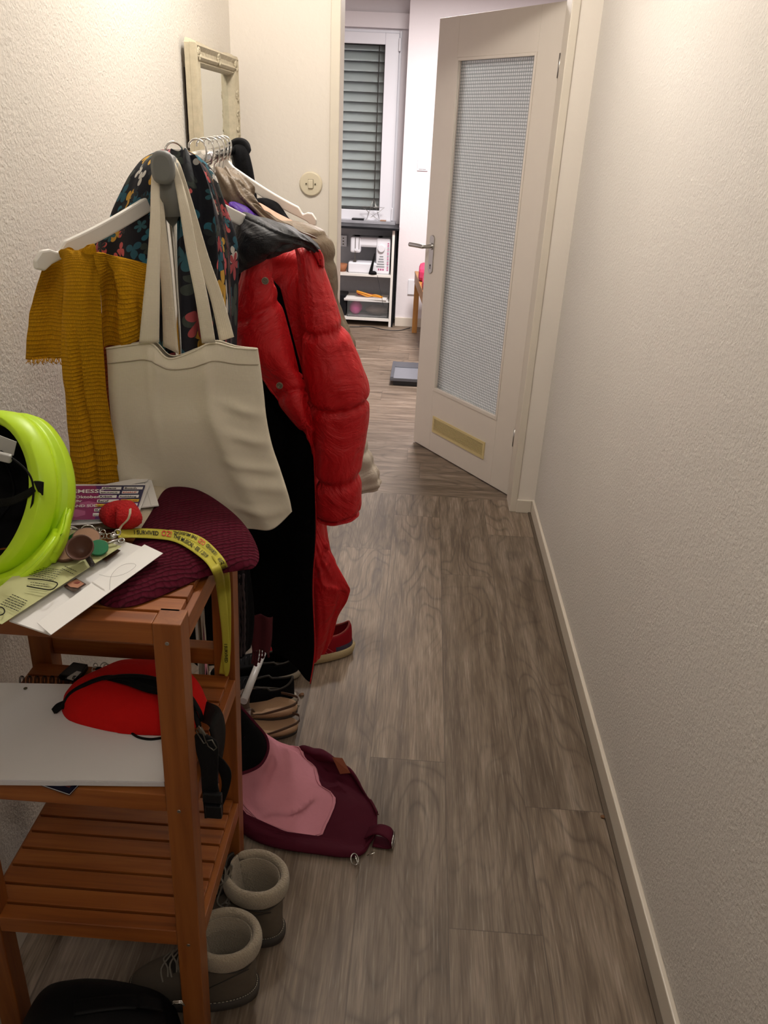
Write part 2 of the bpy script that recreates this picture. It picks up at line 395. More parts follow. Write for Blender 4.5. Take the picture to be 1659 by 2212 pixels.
        if subd: md = o.modifiers.new('d', 'SUBSURF'); md.levels = subd; md.render_levels = subd
        return o
WORLD = {}
def tag(o, label, cat_, group=None, kind=None):
    o['label'] = label; o['category'] = cat_
    if group: o['group'] = group
    if kind: o['kind'] = kind
    return o
def thing(name, label, cat_, loc, group=None):
    o = bpy.data.objects.new(name, None); COL.objects.link(o); o.location = loc; o.empty_display_size = 0.05
    WORLD[o.name] = Vector(loc); return tag(o, label, cat_, group)
def struct(o): o['kind'] = 'structure'; return o
def plabel(o, l): o['label'] = l; return o
def copy_tree(root, loc, rz, label, group=None, scale=None):
    r = root.copy(); COL.objects.link(r); r.location = loc; r.rotation_euler = (0, 0, rz); r['label'] = label
    if scale: r.scale = scale
    for ch in [x for x in bpy.data.objects if x.parent == root]:
        c = ch.copy(); COL.objects.link(c); c.parent = r
        for g in [x for x in bpy.data.objects if x.parent == ch]:
            d = g.copy(); COL.objects.link(d); d.parent = c
    return r
_tc = {}
def text_geo(t, size=1.0):
    if t not in _tc:
        cu = bpy.data.curves.new('t', 'FONT'); cu.body = t; cu.size = 1.0; cu.resolution_u = 2; cu.offset = 0.022
        ob = bpy.data.objects.new('t', cu); COL.objects.link(ob); bpy.context.view_layer.update()
        me = bpy.data.meshes.new_from_object(ob.evaluated_get(bpy.context.evaluated_depsgraph_get()))
        _tc[t] = ([v.co.copy() for v in me.vertices], [tuple(p.vertices) for p in me.polygons])
        bpy.data.objects.remove(ob); bpy.data.curves.remove(cu); bpy.data.meshes.remove(me)
    vs, fs = _tc[t]; return [v * size for v in vs], fs
def put_text(mb, t, size, fn, mi=0, sx=1.0):
    vs, fs = text_geo(t, size); mb.add([fn(v.x * sx, v.y) for v in vs], fs, mi); return max(v.x for v in vs) * sx
def quadmap(a, b, c, d):   # a origin, b +x end, d +y end, c opposite; returns fn over metres along a->b and a->d
    W = (b - a).length; H = (d - a).length; n = (b - a).cross(d - a).normalized()
    if n.z < 0: n = -n
    def fn(x, y, up=0.0006):
        u = x / W; v = y / H; return a * (1 - u) * (1 - v) + b * u * (1 - v) + c * u * v + d * (1 - u) * v + n * up
    fn.W = W; fn.H = H; return fn

# ================================================================== THE ROOM
XL, XR, YB = -0.73, 0.553, 3.2
CE = 2.5
def planks():
    me_v = []; me_f = []; uv = []; colr = []
    def add(x0, x1, y0, y1, along, r, u0, v0):
        o = len(me_v)
        me_v.extend([(x0, y0, 0), (x1, y0, 0), (x1, y1, 0), (x0, y1, 0)]); me_f.append((o, o + 1, o + 2, o + 3))
        if along == 'y': uv.extend([(u0, v0), (u0 + x1 - x0, v0), (u0 + x1 - x0, v0 + y1 - y0), (u0, v0 + y1 - y0)])
        else: uv.extend([(v0, u0), (v0, u0 + x1 - x0), (v0 + y1 - y0, u0 + x1 - x0), (v0 + y1 - y0, u0)])
        colr.extend([r] * 4)
    Wd, L = 0.198, 1.48
    ph = {-3: 0.62, -2: 1.29, -1: 0.13, 0: 1.125, 1: 1.476, 2: 0.4}
    for k in range(-6, 3):
        x0 = 0.1385 + Wd * k; x1 = x0 + Wd; p = ph.get(k, random.random() * L); y = p - L * 3
        while y < 3.31:
            a, b = max(y, -2.0), min(y + L, 3.31)
            if b > a: add(max(x0, -1.0), min(x1, 0.62), a, b, 'y', (random.random(), random.random(), random.random(), 1), max(x0, -1.0) - x0, a - y)
            y += L
    y = 3.31; k = 0
    while y < 7.3:
        x = -2.2 - random.random() * L
        while x < 2.2:
            a, b = max(x, -2.2), min(x + L, 2.2)
            if b > a: add(a, b, y, min(y + Wd, 7.3), 'x', (random.random(), random.random(), random.random(), 1), a - x, 0)
            x += L
        y += Wd; k += 1
    me = bpy.data.meshes.new('floor'); me.from_pydata(me_v, [], me_f)
    ul = me.uv_layers.new(name='UVMap'); ul.data.foreach_set('uv', [c for i, l in enumerate(me.loops) for c in uv[l.vertex_index]])
    ca = me.color_attributes.new('plank', 'FLOAT_COLOR', 'POINT'); ca.data.foreach_set('color', [c for q in colr for c in q])
    me.materials.append(M['floor']); o = bpy.data.objects.new('floor', me); COL.objects.link(o); struct(o)
planks()
struct(MB().box((-2.3, -2.1, -0.12), (2.3, 7.4, -0.004)).build('floor', M['ceil']))
struct(MB().box((XL - 0.12, -2.0, 0), (XL, YB, CE)).build('wall_left', M['wall']))
struct(MB().box((XR, -2.0, 0), (XR + 0.12, YB + 0.12, CE)).build('wall_right', M['wall_right']))
b = MB().box((XL - 0.12, YB, 0), (-0.373, YB + 0.12, CE)).box((-0.373, YB, 2.03), (XR, YB + 0.12, CE)).box((0.475, YB, 0), (XR, YB + 0.12, 2.03))
struct(b.build('wall_back', M['wall_back']))
struct(MB().box((XL - 0.12, -2.1, 0), (XR + 0.12, -2.0, CE)).build('wall_front', M['wall']))
struct(MB().box((XL - 0.12, -2.1, CE), (XR + 0.12, YB + 0.12, CE + 0.1)).build('ceiling', M['ceil']))
# baseboards
def bb(x0, y0, x1, y1, z=0.062, name='baseboard_right', mt=None):
    mb = MB().box((x0, y0, 0), (x1, y1, z)); return struct(mb.build(name, mt or M['trim'], bevel=0.003))
bb(XR - 0.012, -2.0, XR, YB, name='baseboard_right')
bb(XL, -2.0, XL + 0.014, YB, name='baseboard_left')
bb(0.475, YB - 0.012, XR - 0.012, YB, name='baseboard_back')
bb(XL + 0.014, YB - 0.012, -0.373, YB, name='baseboard_back')
# second thin scribe strip of the floor covering along the right wall
struct(MB().box((XR - 0.024, -2.0, 0), (XR - 0.012, YB - 0.012, 0.006)).build('trim_1', M['floor']))
# door frame
fr = MB().box((-0.373, YB - 0.012, 0), (-0.338, YB + 0.13, 2.0))
struct(fr.build('door_frame_left', M['trim_cream'], bevel=0.003))
fr = MB().box((0.447, YB - 0.006, 0), (0.477, YB + 0.13, 2.0)).box((0.459, YB + 0.11, 0), (0.477, YB + 0.155, 2.0))
struct(fr.build('door_frame_right', M['trim'], bevel=0.003))
struct(MB().box((-0.373, YB - 0.012, 2.0), (0.477, YB + 0.13, 2.04)).build('door_frame_top', M['trim'], bevel=0.003))
for o in [x for x in bpy.data.objects if x.name.startswith('door_frame')]: o.name = {'l': 'trim_2', 'r': 'trim_3', 't': 'trim_4'}[o.name[11]]
# door leaf, hinged on the right frame and swung into the room
HG = Vector((0.451, 3.36, 0)); DD = Vector((-0.575, 0.818, 0)).normalized(); DN = Vector((0.818, 0.575, 0)).normalized()
def D(u, z, t=0.0): return HG + DD * u + DN * t + Vector((0, 0, z))
def dbox(mb, u0, u1, z0, z1, t0, t1, mi=0):
    vs = [D(u0, z0, t0), D(u1, z0, t0), D(u1, z0, t1), D(u0, z0, t1), D(u0, z1, t0), D(u1, z1, t0), D(u1, z1, t1), D(u0, z1, t1)]
    return mb.add(vs, [(0, 1, 2, 3), (7, 6, 5, 4), (4, 5, 1, 0), (5, 6, 2, 1), (6, 7, 3, 2), (7, 4, 0, 3)], mi)
dr = bpy.data.objects.new('door_1', None); COL.objects.link(dr); dr.location = HG; WORLD['door_1'] = HG.copy(); struct(dr)
lf = MB(); T = 0.04
dbox(lf, 0, 0.127, 0.008, 1.943, 0, T); dbox(lf, 0.632, 0.777, 0.008, 1.943, 0, T)
dbox(lf, 0.127, 0.632, 1.79, 1.943, 0, T); dbox(lf, 0.127, 0.632, 0.008, 0.328, 0, T)
lf.build('door_leaf', M['door'], dr, bevel=0.0015)
bd = MB()
for t0, t1 in ((-0.003, 0.012), (T - 0.012, T + 0.003)):
    dbox(bd, 0.127, 0.139, 0.328, 1.79, t0, t1); dbox(bd, 0.620, 0.632, 0.328, 1.79, t0, t1)
    dbox(bd, 0.139, 0.620, 1.778, 1.79, t0, t1); dbox(bd, 0.139, 0.620, 0.328, 0.345, t0, t1)
bd.build('glazing_bead', M['door'], dr, bevel=0.0015)
M['pglass'] = mat_glass_pattern()
gl = MB(); a = [D(0.137, 0.34, .017), D(0.622, 0.34, .017), D(0.622, 1.785, .017), D(0.137, 1.785, .017)]
gl.add(a, [(0, 1, 2, 3)], 0, False, [(0, 0), (0.485, 0), (0.485, 1.445), (0, 1.445)])
a = [p + DN * 0.005 for p in a]; gl.add(a, [(3, 2, 1, 0)], 0, False, [(0, 0), (0.485, 0), (0.485, 1.445), (0, 1.445)])
gl.build('glass_pane', M['pglass'], dr)
M['vent'] = plain('yellowed_plastic', '#c9b684', 0.45, var=0.04)
M['ventdark'] = plain('vent_recess', '#4d4530', 0.8)
vt = MB(); dbox(vt, 0.190, 0.612, 0.115, 0.128, -0.005, 0); dbox(vt, 0.190, 0.612, 0.188, 0.200, -0.005, 0)
dbox(vt, 0.190, 0.202, 0.128, 0.188, -0.005, 0); dbox(vt, 0.600, 0.612, 0.128, 0.188, -0.005, 0)
for i in range(9): z = 0.1295 + i * 0.0065; dbox(vt, 0.202, 0.600, z, z + 0.0034, -0.004, -0.0005)
dbox(vt, 0.202, 0.600, 0.128, 0.188, -0.0006, -0.0002, 1)
vt.build('vent_grille', [M['vent'], M['ventdark']], dr)
hp = MB()
out = [(0.722 + 0.018 * math.cos(a_), (1.045 if math.sin(a_) >= 0 else 0.905) + 0.018 * math.sin(a_)) for a_ in [2 * PI * i / 28 for i in range(28)]]
hp.prism([D(u, z, -0.006) for u, z in out], DN * 0.006)
hp.build('handle_plate', M['steel'], dr, bevel=0.0015)
hp = MB().tube(cat([D(0.722, 1.012, 0), D(0.722, 1.012, -0.035), D(0.728, 1.012, -0.052), D(0.76, 1.012, -0.056), D(0.805, 1.010, -0.053), D(0.838, 1.008, -0.05)], 24), [0.009] * 9 + [0.0105] * 16, 14)
hp.tube([D(0.722, 1.012, 0), D(0.722, 1.012, -0.012)], 0.0155, 18)
hp.build('door_handle', M['steel'], dr)
kh = MB().prism([D(0.722 + 0.0045 * math.cos(a_), 0.925 + 0.0045 * math.sin(a_), -0.0062) for a_ in [2 * PI * i / 12 for i in range(12)]], DN * -0.0003)
dbox(kh, 0.7203, 0.7237, 0.908, 0.925, -0.0065, -0.006)
kh.build('keyhole', M['black'], dr)
hi = MB()
for z in (0.25, 1.7): hi.tube([D(-0.006, z, -0.004), D(-0.006, z + 0.08, -0.004)], 0.006, 10)
hi.build('hinge', M['steel'], dr)

# far room shell
struct(MB().box((-2.3, YB + 0.12, 0), (-2.2, 7.3, CE)).build('wall_room_left', M['wall_room']))
struct(MB().box((2.2, YB + 0.12, 0), (2.3, 7.3, CE)).build('wall_room_right', M['wall_room']))
struct(MB().box((-2.3, YB + 0.121, 0), (XL - 0.12, YB + 0.22, CE)).box((XR + 0.12, YB, 0), (2.3, YB + 0.121, CE)).build('wall_room_front', M['wall_room']))
YN, YW = 6.78, 7.06        # wall plane, niche plane
wb = MB().box((-0.215, YN, 0), (2.3, YW + 0.2, CE)).box((-2.3, YN, 0), (-1.55, YW + 0.2, CE))
wz0, wz1, wx0, wx1 = 0.80, 2.17, -1.40, -0.285
wb.box((-1.55, YW, 0), (-0.215, YW + 0.2, wz0)).box((-1.55, YW, wz1), (-0.215, YW + 0.2, CE)).box((-1.55, YW, wz0), (wx0, YW + 0.2, wz1)).box((wx1, YW, wz0), (-0.215, YW + 0.2, wz1))
wb.box((-1.55, YW - 0.05, 2.20), (-0.2155, YW + 0.01, 2.30))
struct(wb.build('wall_room_back', M['wall_room']))
struct(MB().box((-2.3, YB + 0.12, CE), (2.3, 7.3, CE + 0.1)).build('ceiling_room', M['ceil']))
for n_, o in (('wall_far_left', 'wall_room_left'), ('wall_far_right', 'wall_room_right'), ('wall_far_front', 'wall_room_front'), ('wall_far', 'wall_room_back')): bpy.data.objects[o].name = n_
bpy.data.objects['ceiling_room'].name = 'ceiling.001'
bb(-0.215, YN - 0.014, 2.2, YN, 0.075, 'baseboard_far')
# window
win = bpy.data.objects.new('window_1', None); COL.objects.link(win); win.location = (-0.84, YW, wz0); WORLD['window_1'] = Vector((-0.84, YW, wz0)); struct(win)
sx0, sx1, sz0, sz1 = -1.40, -0.292, 0.81, 2.17
gx1 = P(829, 200, YW).x; gz0 = P(825, 455, YW).z; gz1 = P(830, 97, YW).z; gx0 = sx0 + 0.1
wf = MB().box((sx0, YW - 0.03, sz0), (gx0, YW + 0.05, sz1)).box((gx1, YW - 0.03, sz0), (sx1, YW + 0.05, sz1)).box((gx0, YW - 0.03, sz0), (gx1, YW + 0.05, gz0)).box((gx0, YW - 0.03, gz1), (gx1, YW + 0.05, sz1))
wf.box((sx1, YW - 0.012, sz0), (sx1 + 0.02, YW + 0.03, sz1 + 0.02)).box((sx0, YW - 0.012, sz1), (sx1, YW + 0.03, sz1 + 0.02))
wf.box((sx1 - 0.002, YW - 0.055, sz1 - 0.12), (sx1 + 0.014, YW - 0.03, sz1 - 0.03)).box((sx1 - 0.004, YW - 0.05, sz0 + 0.01), (sx1 + 0.012, YW - 0.03, sz0 + 0.11))
wf.build('window_frame', M['pvc'], win, bevel=0.004)
M['blind'] = plain('pale_green_grey_metal', '#c2cac9', 0.4, 0.0, var=0.02, nstr=0)
g = NT('window_glass'); g.set(base_color=(0.95, 0.98, 0.98, 1), roughness=0.02, transmission_weight=1.0, IOR=1.45); g.bump(g.noise(g.coord(), 5), 0.01)
MB().box((gx0 - 0.005, YW + 0.008, gz0 - 0.005), (gx1 + 0.005, YW + 0.012, gz1 + 0.005)).build('window_pane', g.m, win)
M['gasket'] = plain('black_rubber', '#17191a', 0.6)
MB().box((gx0, YW - 0.001, gz1 - 0.006), (gx1, YW + 0.02, gz1)).box((gx1 - 0.005, YW - 0.001, gz0), (gx1, YW + 0.02, gz1)).box((gx0, YW - 0.001, gz0), (gx1, YW + 0.02, gz0 + 0.005)).build('window_gasket', M['gasket'], win)
bl = thing('window_blind', 'grey-green slatted metal blind lowered behind the far window', 'blind', (-0.84, YW + 0.1, gz0 - 0.03))
sl = MB(); pitch = 0.0715; z = gz1 + 0.02
while z > gz0 - 0.05:
    prof = [(YW + 0.075 + 0.078 * q, z - 0.058 + 0.072 * q + 0.014 * math.sin(PI * q)) for q in [i / 8 for i in range(9)]]
    sl.loft([[Vector((gx0 - 0.06, y_, z_)) for y_, z_ in prof], [Vector((gx1 + 0.06, y_, z_)) for y_, z_ in prof]], 0, caps=False, wrap=False)
    z -= pitch
sl.build('slats', M['blind'], bl, solid=0.001)
lc = P(812, 300, YW + 0.07).x
MB().box((lc, YW + 0.066, gz0 - 0.05), (lc + 0.007, YW + 0.07, gz1 + 0.04)).build('ladder_cord', M['gasket'], bl)

# ================================================================== SHELF UNIT
SX0, SX1, SY0, SY1 = -0.652, -0.2835, 0.84, 1.165
LW = 0.0375; TOPS = (0.915, 0.617, 0.320)
sh = thing('wooden_shelf', 'orange-brown slatted wooden shelf unit with three tiers in the left foreground', 'shelf', ((SX0 + SX1) / 2, (SY0 + SY1) / 2, 0))
for lx in (SX0, SX1 - LW):
    for ly in (SY0, SY1 - LW):
        MB().box((lx, ly, 0), (lx + LW, ly + LW, 0.915)).build('leg', M['wood_z'], sh, bevel=0.0015)
for zt in TOPS:
    for ry, nm in ((SY0 + 0.001, 'front_rail'), (SY1 - 0.027, 'rear_rail')):
        zz = zt + (0.045 if (nm == 'rear_rail' and zt == 0.617) else 0)
        MB().box((SX0 + LW, ry, zz - 0.034), (SX1 - LW, ry + 0.026, zz - 0.0005)).build(nm, M['wood_x'], sh, bevel=0.0015)
    for rx in (SX0, SX1 - 0.018):
        MB().box((rx + (0.002 if rx < -0.5 else -0.002), SY0 + LW, zt - 0.046), (rx + 0.018, SY1 - LW, zt - 0.011)).build('side_rail', M['wood_y'], sh, bevel=0.0015)
    y = SY0 + 0.0315
    while y < SY1 - 0.045:
        MB().box((SX0 + 0.010, y, zt - 0.0105), (SX1 - 0.010, y + 0.0315, zt)).build('slat', M['wood_x'], sh, bevel=0.001) if y > SY0 + LW or True else None
        y += 0.0367
for zt in TOPS:
    plabel(MB().tube([(SX1 - 0.019, SY0 + 0.003, zt - 0.03), (SX1 - 0.019, SY0 - 0.0006, zt - 0.03)], 0.0028, 12).build('screw', M['steel'], sh), 'small steel screw head')

for ch in [x for x in bpy.data.objects if x.parent == sh]:      # the unit leans a little towards the wall at its foot
    for v in ch.data.vertices: v.co.x -= 0.016 * (1 - v.co.z / 0.915)
ZT = 0.915
# ---- maroon knitted hat
M['knit_maroon'] = mat_knit('maroon_chunky_knit', '#2a050d', '#5d1328', 0.0085, 0.010, 1.0, 0.006, 0.012, 45, 0.45)
hatpx = [(352, 1062), (380, 1052), (425, 1058), (470, 1082), (515, 1118), (545, 1158), (560, 1200), (548, 1226), (515, 1232), (465, 1240), (430, 1250), (390, 1268), (335, 1292), (285, 1309), (240, 1311), (212, 1296), (235, 1255), (268, 1205), (300, 1150), (330, 1100)]
hat_o = [PZ(x, y, ZT + 0.003) for x, y in hatpx]
def hatz(q): return 1.0
def rot_knit(mb):
    ang = math.radians(38)
    for k, (a, b) in list(mb.uv.items()): mb.uv[k] = (a * math.cos(ang) + b * math.sin(ang), -a * math.sin(ang) + b * math.cos(ang))
    return mb
hm = MB().pillow(hat_o, 0.017, n=110, rings=22, disp=lambda q: 0.003 * nz(q.x * 30, q.y * 30) )
hat = rot_knit(hm).build('knitted_hat', M['knit_maroon'], subd=1)
tag(hat, 'dark red chunky knitted hat lying flat across the shelf top corner', 'hat')
ZH = ZT + 0.0205
M['cream_cotton'] = mat_fabric('undyed_cotton', '#cbbfa8', 900, st=0.3, wr=0.3, wrs=60)
# ---- papers under the helmet
def paper(pxs, z, th, mats, name, label, cat_, extra=None, curl=0.0, group=None):
    c = [PZ(x, y, z[i] if isinstance(z, (list, tuple)) else z) for i, (x, y) in enumerate(pxs)]
    fn = quadmap(*c); mb = MB(); n = 10
    up = (c[1] - c[0]).cross(c[3] - c[0]).normalized()
    if up.z < 0: up = -up
    vs = []; 
    for s_ in (0, -th):
        for j in range(n + 1):
            for i in range(n + 1):
                p = fn(fn.W * i / n, fn.H * j / n, 0.0); vs.append(p + up * s_ + Vector((0, 0, curl * ((i / n - 0.5) ** 2 * 4 * 0.5 + nz(i * .21, j * .23, z[0] if isinstance(z, (list, tuple)) else z) * 0.5))))
    m = n + 1; k = m * m; fs = [(j * m + i, j * m + i + 1, (j + 1) * m + i + 1, (j + 1) * m + i) for j in range(n) for i in range(n)]
    fs2 = [tuple(k + q for q in f[::-1]) for f in fs]; bdn = list(range(m)) + [j * m + n for j in range(1, m)] + [n * m + i for i in range(n - 1, -1, -1)] + [j * m for j in range(n - 1, 0, -1)]
    ed = [(bdn[q], k + bdn[q], k + bdn[(q + 1) % len(bdn)], bdn[(q + 1) % len(bdn)]) for q in range(len(bdn))]
    uvs = [(fn.W * i / n, fn.H * j / n) for j in range(n + 1) for i in range(n + 1)]
    mb.add(vs, fs + fs2 + ed, 0, False, uvs + uvs)
    if extra: extra(mb, fn)
    o = mb.build(name, mats); return tag(o, label, cat_, group)
def rect(mb, fn, x0, y0, x1, y1, mi, up=0.0005):
    mb.add([fn(x0, y0, up), fn(x1, y0, up), fn(x1, y1, up), fn(x0, y1, up)], [(0, 1, 2, 3)], mi)
def bars(mb, fn, x0, y, w_, n, dy, mi, h=0.0012, seed=1):
    rr = random.Random(seed)
    for i in range(n):
        x = x0; xe = x0 + w_ * rr.uniform(0.7, 1.0)
        while x < xe:
            l = rr.uniform(0.003, 0.009); rect(mb, fn, x, y - i * dy, min(x + l, xe), y - i * dy + h, mi); x += l + 0.0012
# cream cotton pouch under the letters
pc = [PZ(x, y, ZT + 0.004) for x, y in ((150, 1142), (150, 1065), (250, 1052), (356, 1052), (345, 1085), (312, 1138), (230, 1142))]
pm = MB().pillow(pc, 0.007, n=60, rings=8, disp=lambda q: 0.0012 * nz(q.x * 60, q.y * 60))
tag(pm.build('cotton_pouch', M['cream_cotton']), 'small undyed cotton pouch under the pink leaflet and envelope', 'pouch')
M['purple'] = plain('magenta_print', '#8d2a68', 0.35, nstr=0); M['purple2'] = plain('violet_print', '#5a2a72', 0.35, nstr=0); M['pinkish'] = plain('pink_print', '#b35a8f', 0.35, nstr=0)
M['navy'] = plain('navy_print', '#1c2350', 0.35, nstr=0); M['inkblack'] = plain('black_ink', '#16130f', 0.6, nstr=0); M['inkred'] = plain('red_ink', '#c2331f', 0.6, nstr=0)
M['yellowp'] = plain('yellow_print', '#d8b53a', 0.4, nstr=0)
def env_x(mb, fn):   # opened envelope flap
    a, b, c, d = fn(0.0, fn.H), fn(fn.W, fn.H), fn(fn.W * 0.93, fn.H * 0.78, 0.002), fn(0.05, fn.H * 0.8, 0.002)
    mb.add([a, b, c, d], [(0, 1, 2, 3)], 0)
    rect(mb, fn, fn.W * 0.90, 0.0, fn.W * 0.905, fn.H * 0.8, 1)
M['papershade'] = plain('paper_fold_line', '#b9b4ac', 0.8, nstr=0)
paper([(170, 1110), (343, 1091), (325, 1028), (152, 1061)], 0.932, 0.002, [M['paper'], M['papershade']], 'open_envelope', 'white opened envelope lying beneath the pink and purple leaflet', 'envelope', env_x)
for i, (dx, dy, zz) in enumerate(((0, 3, 0.9345), (5, -4, 0.936))):
    paper([(150 + dx, 1132 + dy), (292 + dx, 1121 + dy), (318 + dx, 1050 + dy), (150 + dx, 1050 + dy)], zz, 0.0007, [M['paper']], 'paper_card', ('white card sheet directly beneath the pink leaflet, showing along its front edge', 'white card sheet beneath the pink leaflet, its corner fanned out by the red heart')[i], 'paper')
def leaflet(mb, fn):
    W_, H_ = fn.W, fn.H
    rect(mb, fn, 0, 0, W_, H_, 1, 0.0004)
    mb.add([fn(W_ * .38, H_, .0006), fn(W_ * .46, H_ * .55, .0006), fn(W_ * .40, 0, .0006), fn(W_, 0, .0006), fn(W_, H_, .0006)], [(0, 1, 2, 3, 4)], 2)
    mb.add([fn(W_ * .55, H_, .0008), fn(W_ * .62, H_ * .7, .0008), fn(W_, H_ * .45, .0008), fn(W_, H_, .0008)], [(0, 1, 2, 3)], 4)
    for (cx, cy, r) in ((.13, .18, .11), (.3, .42, .10), (.06, .5, .08)):
        mb.add([fn(W_ * cx + H_ * r * math.cos(a), H_ * (cy + r * math.sin(a)), .0007) for a in [PI / 6 + k * PI / 3 for k in range(6)]], [tuple(range(6))], 3)
    T = lambda s_, x, y, sz, mi=5, sx=1.0: put_text(mb, s_, sz, lambda a, b: fn(x + a, y + b * 1.7, 0.0012), mi, sx)
    T('RSMESSE', 0.002, H_ * .76, .0125); T('5. Oktober', 0.003, H_ * .60, .0090); T('Uhr', 0.010, H_ * .49, .0070); T('LAND SÜD', 0.004, H_ * .34, .0080)
    rr = random.Random(5)
    names = ['Allianz', 'Bosch', 'BAUHAUS', 'KNAUF', 'Arbeit', 'Ausbildung', 'Beruf', 'Studium', 'Karriere', 'DIHK', 'Messe', 'SÜD']
    k = 0
    for row in range(7):
        x = W_ * (.46 - row * 0.015)
        while x < W_ * .93:
            w_ = rr.uniform(.016, .030); y = H_ * (.86 - row * .13)
            rect(mb, fn, x, y, min(x + w_, W_ - .002), y + H_ * .085, 6 if rr.random() < .12 else 5, .0010)
            s_ = names[k % len(names)]; k += 1
            vs, fs = text_geo(s_); tw = max(v.x for v in vs); sz = min(.0065, (min(x + w_, W_ - .002) - x) * .85 / tw)
            put_text(mb, s_, sz, lambda a, b: fn(x + .001 + a, y + .0015 + b * 1.5, .0014), rr.choice((7, 7, 4, 8)))
            x += w_ + .003
lf_ = paper([(146, 1124), (291, 1120), (314, 1049), (140, 1050)], 0.9385, 0.0006, [M['paper'], M['purple'], M['purple2'], M['pinkish'], M['navy'], M['paper'], M['yellowp'], M['inkblack'], M['inkred']], 'event_leaflet', 'magenta and purple trade fair leaflet on top of the paper stack beside the helmet', 'leaflet', leaflet)
# letters at the front left
def pxpoly(mb, pts, z, mi): mb.add([PZ(x, y, z) for x, y in pts], [tuple(range(len(pts)))], mi)
def win_env(mb, fn):
    pxpoly(mb, [(137, 1266), (160, 1279), (187, 1262), (164, 1249)], .9365, 1)
    pxpoly(mb, [(144, 1262), (152, 1268), (168, 1270), (182, 1261), (166, 1251), (150, 1257)], .9372, 2)
    pxpoly(mb, [(158, 1259), (168, 1261), (174, 1257), (168, 1256)], .9378, 3)
    pxpoly(mb, [(196, 1196), (230, 1213), (261, 1189), (228, 1176)], .9395, 1)
M['brownprint'] = plain('brown_print', '#3a2219', 0.4, nstr=0); M['faceprint'] = plain('skin_tone_print', '#b07a60', 0.4, nstr=0, var=0.2); M['lipprint'] = plain('dark_red_print', '#7d3228', 0.4, nstr=0)
paper([(20, 1340), (108, 1370), (345, 1192), (255, 1166)], [0.930, 0.921, 0.934, 0.936], 0.0022, [M['paper'], M['brownprint'], M['faceprint'], M['lipprint'], M['paper']], 'magazine', 'thin white magazine with a small portrait photo, under the folded white envelope', 'magazine', win_env, 0.0)
def folded(mb, fn):
    W_, H_ = fn.W, fn.H; pts = cat([PZ(x, y, .9475) for x, y in ((214, 1241), (240, 1246), (268, 1240), (288, 1228), (293, 1220), (282, 1217), (262, 1222), (245, 1236), (238, 1252), (237, 1274))], 50)
    mb.tube(pts, 0.00022, 4, 1)
    a, b, c, d = fn(0, 0, .0008), fn(W_, 0, .0008), fn(W_, H_ * .12, .004), fn(0, H_ * .12, .004)
    rect(mb, fn, 0, H_ * .47, W_ * .76, H_ * .475, 2, .0010)
M['pencil'] = plain('faint_grey_line', '#8d8a88', 0.7, nstr=0)
paper([(80, 1345), (110, 1371), (352, 1195), (312, 1176)], [0.938, 0.938, 0.947, 0.947], 0.0007, [M['paper'], M['pencil'], M['papershade']], 'folded_letter', 'long white folded letter on top of the magazine pointing at the hat', 'letter', folded)
M['palegreen'] = plain('pale_green_paper', '#b9ba86', 0.6, var=0.04, nstr=0.03)
def gleaf(mb, fn):
    rr = random.Random(4)
    def line(x0, y0, x1, y1, z=.948):
        a_, b_ = PZ(x0, y0, z), PZ(x1, y1, z); L_ = (b_ - a_).length; d_ = (b_ - a_) / L_; n_ = Vector((-d_.y, d_.x, 0)) * .0007; x = 0
        while x < L_:
            l = min(rr.uniform(.0015, .006), L_ - x); p, q = a_ + d_ * x, a_ + d_ * (x + l)
            mb.add([p - n_, q - n_, q + n_, p + n_], [(0, 1, 2, 3)], 1); x += l + .0009
    for k in range(6): line(88 - 5 * k, 1226 + 3 * k, 136 - 4 * k, 1232 + 4.4 * k)
    for k in range(2): line(134 + 6 * k, 1228 - 5 * k, 160 + 6 * k, 1241 - 6 * k)
    for k in range(6): line(26 - 5 * k, 1284 + 4 * k, 60 - 4 * k, 1299 + 4.2 * k, .944)
    for k in range(2): line(66, 1258 + 5 * k, 106, 1263 + 5 * k)
    loop = cat([PZ(x, y, .948) for x, y in ((60, 1250), (90, 1252), (118, 1257), (124, 1262), (116, 1271), (106, 1274), (85, 1271), (58, 1266))], 40)
    mb.tube(loop, .0008, 5, 1)
    mb.tube([PZ(x, y, .944) for x, y in [(-2 + 12 * math.cos(a_), 1320 + 9 * math.sin(a_)) for a_ in [2 * PI * k / 24 for k in range(24)]]], .0008, 5, 1, closed=True)
paper([(-75, 1330), (4, 1348), (262, 1180), (150, 1142)], [0.940, 0.938, 0.946, 0.946], 0.0006, [M['palegreen'], M['inkblack']], 'green_leaflet', 'pale green leaflet with fine black print under the helmet visor', 'leaflet', gleaf)

# ---- red crocheted heart
M['yarn_red'] = plain('red_yarn', '#c01016', 0.9, nscale=330, nstr=1.0, var=0.35, bdist=0.004)
hc = PZ(264, 1112, 0.955)
def heart(q, p):
    x, y, z = p; k = 1.0
    if y < 0: k = 1 - 0.22 * abs(y) ** 2 * (1 if abs(x) > .1 else 1)
    notch = max(0.0, 1 - abs(x) * 4.2) * max(0, -y) * 0.5
    wdt = 1.0 if y < 0 else 1 - 0.55 * y
    return Vector((q.x * wdt, q.y * (1 - notch), q.z)) * (1 + 0.035 * nz(x * 9, y * 9, z * 9))
hrt = thing('yarn_heart', 'red crocheted yarn heart keyring lying on the leaflet', 'keyring', (hc.x, hc.y, 0.939))
MB().ell(hc, (0.035, 0.030, 0.021), nu=72, nv=48, f=heart, M4=Matrix.Rotation(math.radians(-14), 4, 'Z')).build('heart_pad', M['yarn_red'], hrt)
M['string'] = plain('natural_string', '#c9bba4', 0.9)
